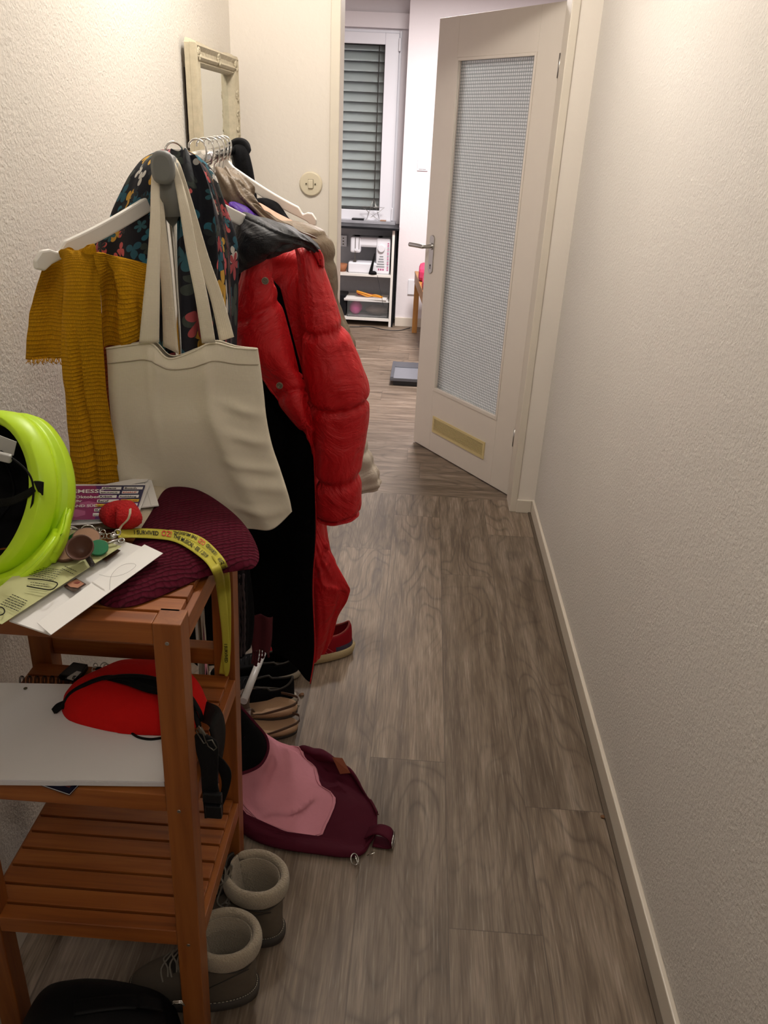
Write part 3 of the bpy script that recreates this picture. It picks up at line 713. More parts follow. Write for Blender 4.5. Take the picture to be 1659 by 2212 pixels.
stp = cat([PZ(280, 1100, 0.976), PZ(279, 1112, 0.974), PZ(274, 1124, 0.966), PZ(262, 1136, 0.955), PZ(255, 1148, 0.948)], 24)
MB().tube(stp, 0.0010, 6).tube([p + Vector((0.0018, 0, .001)) for p in stp], 0.0010, 6).build('cord', M['string'], hrt)

# ---- key bunch
kb = thing('key_bunch', 'bunch of keys with steel rings, green plastic discs and leather tags beside the helmet', 'keys', PZ(185, 1185, 0.948))
def ring(mb, c, R_, r, nrm, mi=0):
    c = Vector(c); n = Vector(nrm).normalized(); u = n.cross(Vector((0, 0, 1)));
    if u.length < .1: u = Vector((1, 0, 0))
    u.normalize(); v = n.cross(u)
    return mb.tube([c + u * R_ * math.cos(2 * PI * k / 28) + v * R_ * math.sin(2 * PI * k / 28) for k in range(28)], r, 8, mi, closed=True)
rg = MB(); ring(rg, PZ(190, 1148, .957), .0105, .0008, (.3, -.5, .8)); ring(rg, PZ(158, 1155, .958), .012, .0008, (.8, -.3, .5)); ring(rg, PZ(161, 1158, .957), .012, .0008, (.85, -.3, .5))
rg.build('key_ring', M['chrome'], kb)
ch = MB()
for i, (x, y) in enumerate(((203, 1152), (211, 1155), (219, 1157), (227, 1158), (236, 1158), (245, 1156), (212, 1147), (222, 1150))): ring(ch, PZ(x, y, .953), .0038, .0008, ((i % 3) - 1, -1, .6 + .3 * (i % 2)))
ch.tube([PZ(238, 1162, .950), PZ(250, 1156, .952)], .0035, 10); ring(ch, PZ(254, 1150, .953), .0042, .001, (0.3, -.6, .7))
ch.build('chain_clasp', M['steel'], kb)
t = NT('green_translucent_plastic'); t.set(base_color=srgb('#0b7a4e'), roughness=0.15, transmission_weight=0.25); M['green'] = t.m
gd = MB()
for x, y, R_, nr in ((213, 1185, .0135, (.15, -.35, .9)), (163, 1168, .0145, (-.3, -.3, .9)), (158, 1177, .012, (-.4, -.4, .8))):
    n = Vector(nr).normalized(); c = PZ(x, y, .952); gd.tube([c, c + n * .0035], R_, 26)
gd.build('green_disc', M['green'], kb)
M['leather'] = plain('brown_leather', '#5a3a2c', 0.5, var=0.15, nscale=120)
M['leather_lt'] = plain('raw_leather_face', '#9d7860', 0.8, var=0.1, nscale=200, nstr=.3)
for x, y, R_, nr, nm in ((149, 1192, .0215, (-.1, -.25, .95), 'tag'), (187, 1165, .019, (.2, -.3, .9), 'tag')):
    n = Vector(nr).normalized(); c = PZ(x, y, .951 if x < 160 else .957)
    MB().tube([c, c + n * .004], R_, 32).tube([c + n * .0041, c + n * .0044], R_ * .93, 32, 1).build('leather_tag', [M['leather'], M['leather_lt']], kb)
cp = MB(); c = PZ(172, 1182, .972); n = Vector((.05, -.62, .78)).normalized(); u = n.cross(Vector((0, 0, 1))).normalized(); v = n.cross(u)
prof = [(0.002, -.026), (.004, -.022), (.012, -.014), (.0185, -.003), (.0190, 0.0), (.0175, .0005), (.0165, -.002), (.010, -.012), (.004, -.017), (.0003, -.018)]
cp.loft([[c + u * r_ * math.cos(2 * PI * k / 32) + v * r_ * math.sin(2 * PI * k / 32) + n * h_ for k in range(32)] for r_, h_ in prof], caps=False)
cp.build('leather_bell', M['leather'], kb)
M['darkstripe'] = plain('dark_cord', '#251812', 0.6)
a, b = PZ(189, 1203, .957), PZ(200, 1221, .951)
MB().tube([a.lerp(b, i / 20) for i in range(21)], [0.0034 + .0008 * math.sin(i * 2.1) for i in range(21)], 12).build('striped_cord', M['darkstripe'], kb)
kk = MB(); a, b = PZ(225, 1176, .951), PZ(255, 1166, .953); kk.tube([a, b], .0022, 8); ring(kk, PZ(262, 1168, .950), .004, .0014, (0, -.4, 1)); kk.build('key', M['steel'], kb)

# ---- yellow lanyard
M['lanyard'] = mat_fabric('yellow_satin_ribbon', '#b3aa3e', 1500, 0.5, 0.2, 0.04, 0.1, 30)
LYD = 1.06
def lany(pairs, n):
    L = cat([p[0] for p in pairs], n); R = cat([p[1] for p in pairs], n); s_ = [0.0]
    for i in range(n): s_.append(s_[-1] + ((L[i + 1] + R[i + 1]) / 2 - (L[i] + R[i]) / 2).length)
    def fn(x, y, up=0.0012):     # x along, y across 0..w from right edge to left edge
        x = min(max(x, 0), s_[-1] - 1e-5); i = 0
        while s_[i + 1] < x: i += 1
        t = (x - s_[i]) / (s_[i + 1] - s_[i]); a = L[i].lerp(L[i + 1], t); b = R[i].lerp(R[i + 1], t); w_ = (a - b).length
        tv = (L[i + 1] + R[i + 1]) - (L[i] + R[i]); nn = tv.cross(a - b)
        if nn.length < 1e-9: nn = Vector((0, -1, 0))
        nn.normalize()
        cv = Vector((0, 0, CAMZ)) - a
        if nn.dot(cv) < 0: nn = -nn
        return b.lerp(a, y / 0.0155) + nn * up
    fn.L = s_[-1]; return L, R, fn
def Z(x, y, z): return PZ(x, y, z)
zh = ZH + 0.004
front = [(Z(250, 1143, .947), Z(256, 1162, .947)), (Z(285, 1141, zh), Z(288, 1161, zh)), (Z(330, 1142, zh), Z(330, 1163, zh)), (Z(370, 1146, zh), Z(366, 1167, zh)), (Z(400, 1158, zh), Z(391, 1176, zh)),
         (Z(432, 1178, zh), Z(417, 1192, zh)), (Z(462, 1204, zh), Z(444, 1214, zh)), (Z(480, 1232, zh - .003), Z(460, 1240, zh - .003)), (P(487, 1268, LYD), P(467, 1270, LYD)), (P(492, 1320, LYD - .01), P(474, 1322, LYD - .01)),
         (P(495, 1380, LYD - .012), P(480, 1380, LYD - .012)), (P(497, 1420, LYD - .012), P(481, 1420, LYD - .012)), (P(496, 1447, LYD - .012), P(483, 1446, LYD - .012)), (P(492, 1461, LYD - .008), P(486, 1461, LYD - .008))]
back_ = [(Z(365, 1144, zh - .0015), Z(368, 1160, zh - .0015)), (Z(405, 1149, zh), Z(398, 1162, zh)), (Z(440, 1163, zh), Z(430, 1178, zh)), (Z(470, 1190, zh), Z(455, 1200, zh)), (Z(490, 1218, zh - .002), Z(472, 1226, zh - .002)),
         (P(497, 1250, LYD + .004), P(479, 1255, LYD + .004)), (P(499, 1310, LYD), P(482, 1312, LYD)), (P(499, 1370, LYD), P(484, 1372, LYD)), (P(497, 1420, LYD), P(478, 1420, LYD)), (P(486, 1458, LYD), P(473, 1455, LYD))]
ly = MB(); txt = ((front, 'I SURVIVED ', 'OZ! ', 'THE MUSICAL - ESL 1 2019', (0.032, 0.20), 1), (back_, '6102 1 LSE - LACISUM EHT', '', '', (), 0))
L1, R1, f1 = lany(front, 60); L2, R2, f2 = lany(back_, 50)
ly.strip(back_, 50, .0005); ly.strip(front, 60, .0005)
def run(fn, x, segs, flip=False):
    for s_, mi, sz in segs:
        vs, fs = text_geo(s_); wd = max(v.x for v in vs) * sz * .82
        if flip: ly.add([fn(x + wd - v.x * sz * .82, .0115 - v.y * sz, .0012) for v in vs], fs, mi)
        else: ly.add([fn(x + v.x * sz * .82, .0045 + v.y * sz, .0012) for v in vs], fs, mi)
        x += wd + .004
    return x
A_ = ('I SURVIVED', 1, .0092); B_ = ('OZ!', 2, .012); C_ = ('THE MUSICAL - ESL 1 2019', 1, .0092)
run(f1, .028, [A_, B_, C_]); run(f1, f1.L - .070, [A_][::-1], False)
x_ = run(f2, .006, [('THE MUSICAL', 1, .0088), B_, A_], True); run(f2, x_ + .012, [C_, B_], True)
o = ly.build('lanyard', [M['lanyard'], M['inkblack'], M['inkred']]); tag(o, 'yellow printed fabric lanyard draped over the maroon hat and shelf corner', 'lanyard')

# ---- helmet
M['neon'] = plain('neon_yellow_shell', '#b9e01c', 0.42, nscale=12, var=0.02, nstr=0.03)
M['foam'] = plain('black_foam', '#08080a', 0.85, nscale=160, nstr=0.5)
M['strap'] = mat_fabric('black_webbing', '#101011', 1200, .7, .5, .1, .1)
he = thing('cycling_helmet', 'neon yellow cycling helmet lying on its side with its black inside showing', 'helmet', PZ(60, 1290, 0.945))
hC = P(-6, 1072, 1.00)
# local frame: ax = opening direction (towards the viewer and left), up2 = long axis of the rim, sd = short axis
ax = Vector((-0.30, -0.80, 0.42)).normalized(); lg = Vector((0.10, 0.43, 0.9)); lg = (lg - ax * lg.dot(ax)).normalized(); sd = lg.cross(ax).normalized()
if sd.x < 0: sd = -sd
HA, HB, HD = 0.110, 0.092, 0.120
def hp_(a, t, k=1.0):    # a around rim, t 0 rim .. 1 crown
    r = math.cos(t * PI / 2) ** 0.75; d = math.sin(t * PI / 2)
    bulge = 1 + 0.04 * math.cos(2 * a)
    return hC + lg * (HA * k * r * math.cos(a) * bulge) + sd * (HB * k * r * math.sin(a)) - ax * (HD * k * d * (0.9 + 0.1 * math.cos(a)) - 0.012)
na, nt = 64, 20
def is_vent(i, j):
    a = (i + .5) / na; t = (j + .5) / nt
    if t < .24 or t > .93: return False
    c = (a * 10) % 1.0; r = (t * 2.6 + (0.5 if int(a * 10) % 2 else 0)) % 1.0
    return 0.30 < c < 0.66 and 0.25 < r < 0.72
def shell(k, skip):
    vs = [hp_(2 * PI * i / na, j / nt, k) for j in range(nt + 1) for i in range(na)]
    fs = [(j * na + i, j * na + (i + 1) % na, (j + 1) * na + (i + 1) % na, (j + 1) * na + i) for j in range(nt) for i in range(na) if not (skip and is_vent(i, j))]
    return vs, fs
mb = MB(); mb.add(*shell(1.0, True), 0, True); o = mb.build('helmet_shell', M['neon'], he, solid=0.004, solid_off=0)
mb = MB(); mb.add(*shell(0.955, False), 0, True); o = mb.build('foam_liner', M['foam'], he, solid=0.018, solid_off=0)
# thick outer rim band with a raised ridge
rim = MB(); rr_ = []
for i in range(na):
    a = 2 * PI * i / na; base_ = hp_(a, 0.0, 1.0); o1 = (base_ - hC); o1 = (o1 - ax * o1.dot(ax)).normalized()
    wv = 0.5 + 0.5 * math.cos(3 * a + .6)
    dpt = 0.004 * math.cos(2 * a)
    kk_ = 1.0 if math.sin(a) > -.2 else .8
    q = [(-.012 - .006 * wv, .006 + dpt), (-.010 - .003 * wv, .013 + dpt), (-.002, .017 + dpt), (.005, .013), (.011, .002), (.012, -.010), (.008, -.018), (.0085, -.024), (.014, -.030), (.013, -.044), (.004, -.060), (-.006, -.050), (-.010, -.02), (-.014, -.004)]
    wf = .62 + .55 * max(0, math.sin(a)) ; q = [(x * wf * 1.15, y) for x, y in q]
    rr_.append([base_ + o1 * x + ax * y for x, y in q])
rim.loft(rr_, closed=True, caps=False); rim.build('helmet_rim', M['neon'], he, bevel=.0015)
# visor
vz = MB(); rows = []
vpts = [[(-70, 1312, .92), (0, 1297, .89), (62, 1268, .90), (110, 1220, .92), (141, 1165, .95), (150, 1105, .98)],
        [(-70, 1280, .91), (0, 1268, .88), (54, 1240, .89), (98, 1196, .91), (128, 1150, .94), (142, 1095, .98)],
        [(-70, 1255, .94), (0, 1246, .92), (48, 1222, .93), (88, 1182, .95), (114, 1140, .98), (130, 1085, 1.01)]]
for i in range(6): rows.append([P(*vpts[k][i]) for k in range(3)])
vz.sheet(rows, 10, 40, 0, None, .004); vz.build('visor', M['neon'], he)
# inner harness
hs = MB()
for k in (-1, 1):
    pth = cat([hp_(0.9 * k + .2, .12, .86), hp_(0.9 * k + .2, .4, .72), hC - ax * .05 + sd * .02 * k, hp_(PI - .7 * k, .4, .72), hp_(PI - .7 * k, .1, .86)], 26); hs.tube(pth, .008, 8, flat=.25)
pth = [hC + lg * (HA * .74 * math.cos(a)) + sd * (HB * .74 * math.sin(a)) - ax * .018 for a in [2 * PI * i / 40 for i in range(40)]]
hs.tube(pth, .009, 8, closed=True, flat=.35); hs.build('head_harness', M['foam'], he)
st = MB().strip([(P(72, 1040, .945), P(82, 1062, .945)), (P(84, 1040, .935), P(88, 1066, .935)), (P(92, 1042, .93), P(90, 1070, .93))], 10, .002)
st.tube(cat([P(2, 975, .98), P(40, 1000, .96), (P(66, 1030, .95)), P(72, 1070, .95), P(60, 1130, .95)], 24), .0016, 6)
st.strip([(P(70, 1050, .95), P(76, 1062, .95)), (P(50, 1062, .96), P(56, 1078, .96)), (P(20, 1075, .98), P(24, 1092, .98)), (P(-20, 1080, .99), P(-16, 1098, .99))], 16, .0015)
st.build('chin_strap', M['strap'], he)
M['greyplastic'] = plain('pale_grey_plastic', '#a9a8a4', 0.4)
bk = MB().box((-.014, -.004, -.006), (.014, .004, .006), 0, Matrix.Translation(P(2, 986, .965)) @ Matrix.Rotation(.2, 4, 'Y')); bk.build('fit_dial', M['greyplastic'], he, bevel=.002)
sk = MB(); sk.box((-.016, -.0005, -.011), (.016, .0005, .011), 0, Matrix.Translation(P(8, 960, .99)) @ Matrix.Rotation(.35, 4, 'Y')); sk.build('size_sticker', M['greyplastic'], he)

# ---- tier 2: notebook, waist bag, book, keys
Z2 = TOPS[1]
M['grid'] = plain('squared_paper_edge', '#cfcdd0', 0.8, var=.06, nscale=300)
nbc = [PZ(-165, 1686, Z2 + .016), PZ(355, 1682, Z2 + .016), PZ(340, 1478, Z2 + .016), PZ(30, 1470, Z2 + .016)]
nbk = thing('spiral_notebook', 'white wire-bound notebook lying open on the middle shelf tier', 'notebook', (nbc[0] + nbc[2]) / 2 - Vector((0, 0, .014)))
a, b, c, d = nbc; d = PZ(-88, 1470, Z2 + .016)
def wavy(z0, z1, q, mi=0):
    mb = MB(); n = 16; vs = []
    for zz in (z1, z0):
        for j in range(n + 1):
            for i in range(n + 1):
                u = i / n; v = j / n; p = a * (1 - u) * (1 - v) + b * u * (1 - v) + c * u * v + d * (1 - u) * v
                vs.append(Vector((p.x, p.y + q * (1 - v), zz + .004 * math.sin(u * 3.0 + 1.2) * (1 - v) ** 2 + (.0015 if u > .6 else 0) * (1 - v))))
    m = n + 1; k = m * m; fs = [(j * m + i, j * m + i + 1, (j + 1) * m + i + 1, (j + 1) * m + i) for j in range(n) for i in range(n)]
    bdn = list(range(m)) + [j * m + n for j in range(1, m)] + [n * m + i for i in range(n - 1, -1, -1)] + [j * m for j in range(n - 1, 0, -1)]
    mb.add(vs, fs + [tuple(k + x for x in f[::-1]) for f in fs] + [(bdn[x], k + bdn[x], k + bdn[(x + 1) % len(bdn)], bdn[(x + 1) % len(bdn)]) for x in range(len(bdn))], mi); return mb
zN = Z2 + .0045
wavy(zN, zN + .0075, -.002).build('page_block', M['grid'], nbk)
mb = wavy(zN + .0078, zN + .0084, 0.0); wavy_top = mb
mb.build('top_page', M['paper'], nbk)
wr = MB()
for i in range(9):
    x = 45 + i * 16.3; p = PZ(x, 1471, zN + .006)
    for dx in (0, .0022):
        wr.tube([Vector((p.x + dx, p.y + .0015 + .0062 * math.cos(t_), p.z + .0085 * math.sin(t_))) for t_ in [2 * PI * k / 16 for k in range(16)]], .0007, 5, closed=True)
wr.build('wire_binding', M['black'], nbk)
for x, y in ((55, 1487), (160, 1484)): c_ = PZ(x, y, zN + .0092); MB().tube([c_, c_ + Vector((0, 0, .0004))], .0032, 14).build('punch_hole', M['ventdark'], nbk)
def ztxt(mb, fn):
    rect(mb, fn, fn.W * .03, fn.H * .08, fn.W * .52, fn.H * .50, 2, .0007)
    put_text(mb, 'ZAUB', .019, lambda x, y: fn(fn.W * .05 + x, fn.H * .14 + y, .0012), 1)
M['orangeink'] = plain('orange_print', '#e0722a', .5, nstr=0); M['covnavy'] = plain('dark_blue_cover', '#0f1026', .4, nstr=0); M['covred'] = plain('dark_red_cover', '#5b1c18', .4, nstr=0)
bkc = [(160, 1698), (72, 1674), (20, 1600), (190, 1630)]
bp = [PZ(150, 1716, Z2 + .0035), PZ(62, 1686, Z2 + .0035), PZ(105, 1640, Z2 + .0035), PZ(180, 1684, Z2 + .0035)]
bo = thing('paperback_book', 'dark blue paperback with orange title peeking out under the notebook', 'book', bp[0])
mb = MB().prism([p + Vector((0, 0, -.0025)) for p in (bp[0], bp[3], bp[2], bp[1])], (0, 0, .0008)).prism([p + Vector((0, 0, .0004)) for p in (bp[0], bp[3], bp[2], bp[1])], (0, 0, .0006))
fb = quadmap(bp[3] + Vector((0, 0, .001)), bp[2] + Vector((0, 0, .001)), bp[1] + Vector((0, 0, .001)), bp[0] + Vector((0, 0, .001)))
fb2 = quadmap(bp[0] + Vector((0, 0, .001)), bp[1] + Vector((0, 0, .001)), bp[2] + Vector((0, 0, .001)), bp[3] + Vector((0, 0, .001)))
rect(mb, fb, fb.W * .1, fb.H * .15, fb.W * .9, fb.H * .72, 1, .0004)
put_text(mb, 'ZAUB', fb.H * .42, lambda x, y: fb(fb.W * .13 + x, fb.H * .25 + y, .0008), 2)
mb.build('cover', [M['covnavy'], M['covred'], M['orangeink']], bo)
MB().prism([p.lerp((bp[0] + bp[2]) / 2, .015) + Vector((0, 0, -.0017)) for p in (bp[0], bp[3], bp[2], bp[1])], (0, 0, .0021)).build('page_block', M['grid'], bo)
mb = MB().prism([PZ(20, 1678, Z2 + .002), PZ(35, 1690, Z2 + .002), PZ(58, 1678, Z2 + .002), PZ(40, 1650, Z2 + .002)], (0, 0, .0005))
tag(mb.build('paper_slip', M['paper']), 'corner of a white paper slip sticking out under the notebook', 'paper')

M['redfleece'] = mat_fabric('red_canvas', '#c5120f', 1500, .8, .2, .1, .25, 30)
wbz = Z2 + .014
wbag = thing('waist_bag', 'red and black zipped waist bag slumped on the notebook', 'waist bag', PZ(290, 1580, wbz))
lo = [(133, 1532), (150, 1556), (200, 1572), (262, 1584), (330, 1588), (380, 1588), (412, 1582), (432, 1556), (446, 1536), (446, 1510), (420, 1472), (390, 1456), (330, 1446), (270, 1448), (222, 1462), (170, 1488), (143, 1508)]
bm = MB().pillow([PZ(x, y, wbz) for x, y in lo], .052, n=90, rings=22, disp=lambda q: .005 * nz(q.x * 22, q.y * 22, 3))
bm.build('bag_body', M['redfleece'], wbag)
bvz = .054
zp = [(134, 1530, .01), (150, 1500, .03), (185, 1478, .046), (225, 1464, .056), (262, 1466, .060), (310, 1482, .060), (360, 1500, .056), (400, 1520, .050), (420, 1540, .034), (430, 1570, .020)]
op = [(225, 1466, .058), (262, 1462, .064), (310, 1463, .064), (360, 1476, .062), (402, 1500, .055), (425, 1535, .040), (405, 1522, .052), (370, 1505, .060), (320, 1496, .063), (275, 1480, .064), (245, 1472, .061)]
MB().pillow([PZ(x, y, wbz + z - .003) for x, y, z in op], .004, n=60, rings=8).build('bag_opening', M['foam'], wbag)
zz_ = MB().tube(cat([PZ(x, y, wbz + z) for x, y, z in zp], 50), .0042, 8, flat=.5)
zz_.tube(cat([PZ(x, y, wbz + z) for x, y, z in [(225, 1466, .058), (262, 1460, .066), (310, 1461, .067), (362, 1474, .064), (405, 1498, .057), (430, 1535, .038), (437, 1556, .022)]], 40), .0042, 8, flat=.5).build('zip_tape', M['strap'], wbag)
sm = MB().strip([(PZ(140, 1512, wbz + .02), PZ(134, 1530, wbz + .012)), (PZ(122, 1520, wbz + .014), PZ(122, 1540, wbz + .006)), (PZ(111, 1532, wbz + .008), PZ(117, 1542, wbz + .002))], 10, .002)
sm.build('end_tab', M['strap'], wbag)
M['pewter'] = plain('dark_pewter', '#77746c', .35, .9)
Yz = .845
zpz = MB().prism([P(427, 1576, Yz), P(434, 1572, Yz), P(452, 1603, Yz), P(446, 1614, Yz)], (0, .003, 0))
zpz.tube([P(445, 1600, Yz), P(458, 1598, Yz), P(468, 1615, Yz), P(462, 1621, Yz), P(450, 1612, Yz)], .0011, 6, closed=True)
zpz.tube([P(424, 1580, Yz - .002), P(430, 1568, Yz - .002), P(437, 1580, Yz - .002), P(445, 1604, Yz - .002), P(440, 1606, Yz - .002)], .0009, 6, closed=True); zpz.build('zip_pull', M['pewter'], wbag)
Ys = .90
stp = MB().strip([(PZ(446, 1515, wbz + .03), PZ(436, 1560, wbz + .01)), (P(475, 1530, Ys + .06), P(452, 1570, Ys)), (P(487, 1570, Ys + .06), P(460, 1600, Ys)), (P(483, 1625, Ys + .05), P(452, 1640, Ys)), (P(470, 1680, Ys + .02), P(440, 1690, Ys - .02))], 30, .003)
stp.strip([(P(432, 1584, Yz), P(420, 1590, Yz)), (P(468, 1606, Yz), P(424, 1625, Yz)), (P(470, 1650, Yz), P(433, 1660, Yz)), (P(470, 1700, Yz), P(436, 1705, Yz)), (P(480, 1740, Yz), P(440, 1745, Yz)), (P(480, 1765, Yz), P(442, 1768, Yz))], 30, .004)
stp.strip([(P(470, 1630, Ys), P(462, 1640, Ys)), (P(497, 1665, Ys), P(478, 1685, Ys)), (P(496, 1700, Ys), P(476, 1715, Ys)), (P(480, 1745, Ys), P(468, 1740, Ys))], 20, .003)
stp.build('waist_strap', M['strap'], wbag)
bkl = MB().box((-.014, -.004, -.009), (.014, .004, .009), 0, Matrix.Translation(P(459, 1722, Yz - .004)) @ Matrix.Rotation(.05, 4, 'Y'))
bkl.box((-.012, -.004, -.012), (.012, .004, .012), 0, Matrix.Translation(P(462, 1752, Yz - .004))); bkl.build('buckle', M['blackplastic'], wbag, bevel=.002)
# small keys and card holder behind the notebook
kc = thing('key_chain', 'small chain of keys and dark beads behind the red waist bag', 'keys', PZ(215, 1458, Z2 + .002))
mb = MB(); rr = random.Random(3)
for i in range(16): ring(mb, PZ(188 + rr.random() * 60, 1446 + rr.random() * 22 - (10 if i > 9 else 0), Z2 + .022 + .01 * rr.random()), .004 + .003 * rr.random(), .0009, (rr.random() - .5, -1, rr.random()))
mb.tube([PZ(178, 1482, Z2 + .026), PZ(203, 1470, Z2 + .028)], .003, 8); mb.build('chain', M['steel'], kc)
MB().ell(PZ(214, 1451, Z2 + .028), (.008, .008, .009)).build('bead', M['black'], kc)
MB().box((-.035, -.02, 0), (.02, .02, .024)).build
cdp = [PZ(x, y, Z2 + .003) for x, y in ((128, 1470), (160, 1441), (192, 1446), (172, 1474))]
co = thing('card_holder', 'flat black card holder lying behind the notebook wire', 'card holder', cdp[0])
MB().prism(cdp, (0, 0, .012)).build('case', M['blackplastic'], co, bevel=.002)
MB().prism([PZ(x, y, Z2 + .0156) for x, y in ((141, 1466), (166, 1450), (176, 1452), (158, 1470))], (0, 0, .0006)).build('card', M['greyplastic'], co)
gp = MB().tube(cat([PZ(285, 1584, wbz + .001), PZ(300, 1593, wbz), PZ(325, 1597, wbz), PZ(350, 1594, wbz)], 16), .0022, 6)
tag(gp.build('cord', M['black']), 'short black cord end lying on the notebook under the waist bag', 'cord')

# ================================================================== CLOTHES RACK
M['greyplas'] = plain('grey_rack_plastic', '#747674', .5, nstr=.04)
M['whitetube'] = plain('white_lacquered_tube', '#c9c8c6', .35, nstr=0)
rk = thing('clothes_rack', 'chrome and grey clothes rack standing along the left wall behind the shelf', 'clothes rack', (-.47, 1.85, 0))
B0 = P(352, 362, 1.34); B1 = P(503, 322, 2.30)
BD = (B1 - B0).normalized()
def bar(y): return B0 + (B1 - B0) * ((y - B0.y) / (B1.y - B0.y))
MB().tube([B0 + BD * .02, B1 + BD * .02], .0135, 20).build('hanging_bar', M['chrome'], rk)
cpx = MB(); n_ = 24
capr = [[B0 + BD * (dz) + Vector((1, 0, 0)) * (rx * math.copysign(abs(math.cos(a)) ** .75, math.cos(a))) + Vector((0, 0, 1)) * (rz * math.copysign(abs(math.sin(a)) ** .75, math.sin(a)))
         for a in [2 * PI * k / n_ for k in range(n_)]] for dz, rx, rz in ((-.012, .013, .018), (-.008, .018, .024), (.004, .019, .025), (.012, .016, .02), (.05, .016, .018))]
cpx.loft(capr); cpx.tube([B0 + BD * .03 + Vector((0, 0, .005)), B0 + BD * .03 + Vector((.004, 0, -.075))], [.019, .0165], 20)
cpx.build('end_connector', M['greyplas'], rk)
for q, nm in ((B0 + BD * .03, 'f'), (B1, 'r')):
    MB().tube([q + Vector((.004 if nm == 'f' else 0, 0, -.02)), Vector((q.x + .004, q.y, .05))], .0115, 18).build('upright_post', M['chrome'], rk)
    MB().tube([Vector((q.x - .19, q.y, .045)), Vector((q.x + .05, q.y, .045))], .012, 14).build('foot', M['whitetube'], rk)
MB().tube([PZ(567, 1412, .10), PZ(526, 1515, .10)], .0105, 14).build('base_rail', M['whitetube'], rk)
cpx = MB().tube([B1 + BD * -.01, B1 + BD * .04], .02, 16); cpx.build('end_connector', M['greyplas'], rk)

def hanger(y, yaw, label, w_=.235, group='white wooden hangers on the rack', tilt=0.0, dz=0.0, dr=0.0):
    c = bar(y) + Vector((0, 0, dz)); r = thing('clothes_hanger', label, 'hanger', c, group)
    R3 = Matrix.Translation(c) @ Matrix.Rotation(yaw, 4, 'Z') @ Matrix.Rotation(tilt, 4, 'Y')
    hk = [Vector((-.018, 0, .002)), Vector((-.017, 0, .010)), Vector((-.008, 0, .0175)), Vector((.004, 0, .0175)), Vector((.015, 0, .010)), Vector((.018, 0, -.006)), Vector((.012, 0, -.028)), Vector((.003, 0, -.042)), Vector((0, 0, -.06 - dr))]
    MB().tube([R3 @ p for p in cat(hk, 36)], .0021, 8).build('hook', M['chrome'], r)
    up = []; dn = []
    for i in range(41):
        u = i / 40 * 2 - 1; a = abs(u); z = -.052 - dr - .105 * a ** 1.15 - .012 * math.sin(a * PI); t_ = .017 - .003 * a + (.010 * math.exp(-((a - .97) / .05) ** 2))
        if .84 < a < .885: zt = z + t_ * .5 - .006
        else: zt = z + t_ * .5 + (.006 if a < .84 else .003)
        if a > .975: zt -= .010
        if a < .06: zt += .006
        up.append((u * w_, zt)); dn.append((u * w_, z - t_ * .75 + (.007 if a > .95 else 0)))
    ring_ = up + dn[::-1]; th = .0055
    mb = MB(); n = len(up)
    f = [R3 @ Vector((x, -th, z)) for x, z in up] + [R3 @ Vector((x, -th, z)) for x, z in dn] + [R3 @ Vector((x, th, z)) for x, z in up] + [R3 @ Vector((x, th, z)) for x, z in dn]
    fs = []
    for i in range(n - 1):
        fs += [(i, n + i, n + i + 1, i + 1), (2 * n + i, 2 * n + i + 1, 3 * n + i + 1, 3 * n + i), (i, i + 1, 2 * n + i + 1, 2 * n + i), (n + i, 3 * n + i, 3 * n + i + 1, n + i + 1)]
    fs += [(0, 2 * n, 3 * n, n), (n - 1, 2 * n - 1, 4 * n - 1, 3 * n - 1)]
    mb.add(f, fs); mb.build('hanger_arm', M['white'], r, bevel=.003)
    return r
hanger(1.45, math.radians(51), 'white wooden hanger nearest the camera, bare arm sticking out left above the yellow scarf', w_=.270, tilt=math.radians(0), dz=.016)
hanger(2.12, math.radians(-6), 'bare white wooden hanger at the far end, arm pointing towards the round light switch', w_=.24, dz=.016, tilt=math.radians(2))
for y, yaw, lb in ((1.70, -8, 'hanger under the hooded red coat, mostly covered'), (1.80, -5, 'hanger holding the purple garment, its white neck showing'), (1.90, -8, 'hanger inside the taupe jacket'), (1.98, 0, 'hanger with a pale pink garment beside the taupe jacket'), (2.05, 6, 'hanger with the black garment behind the pink one')):
    hanger(y, math.radians(yaw), 'white wooden ' + lb, w_=.13, dz=.016, dr=.075)

# ---- garments
def body(rings, n=40, nv=36, fold=.006, k=9, seed=0, quilt=0, qa=.012):
    """rings: (pxL, pxR, py, Y, halfdepth)"""
    L = cat([P(r[0], r[2], r[3]) for r in rings], nv); R = cat([P(r[1], r[2], r[3]) for r in rings], nv); Dp = cat([Vector((r[4], 0, 0)) for r in rings], nv)
    out = []; uv = []
    Ht = (L[0] - L[-1]).length
    for j in range(nv + 1):
        c = (L[j] + R[j]) / 2; hx = (R[j] - L[j]) / 2; d = Dp[j].x; v = j / nv; rg = []
        for i in range(n):
            a = 2 * PI * i / n
            q = abs(math.sin(v * PI * quilt)) ** .45 * qa if quilt else 0
            f = fold * (math.sin(a * k + 3 * nz(v * 2, seed)) * .5 + nz(math.cos(a) * 2.5, math.sin(a) * 2.5, v * 3 + seed) * 1.2) * min(1, v * 4 + .2)
            e = 1 + (q + f) / max(hx.length, .02)
            rg.append(c + hx * math.cos(a) * e + Vector((0, 1, 0)) * (d * math.sin(a) + (q + f) * math.sin(a))); uv.append((i / n * 1.2, (1 - v) * Ht))
        out.append(rg)
    return out, uv
def garment(name, rings, mt, label, cat_, group=None, parent=None, subd=1, **kw):
    o_, uv = body(rings, **kw); mb = MB().loft(o_, uv=uv); ob = mb.build(name, mt, parent, subd=subd)
    if parent is None: tag(ob, label, cat_, group)
    return ob
M['nylon_red'] = mat_nylon('red_puffer_nylon', '#c20a15', .5, .6, 9)
M['nylon_dkred'] = M['nylon_red']
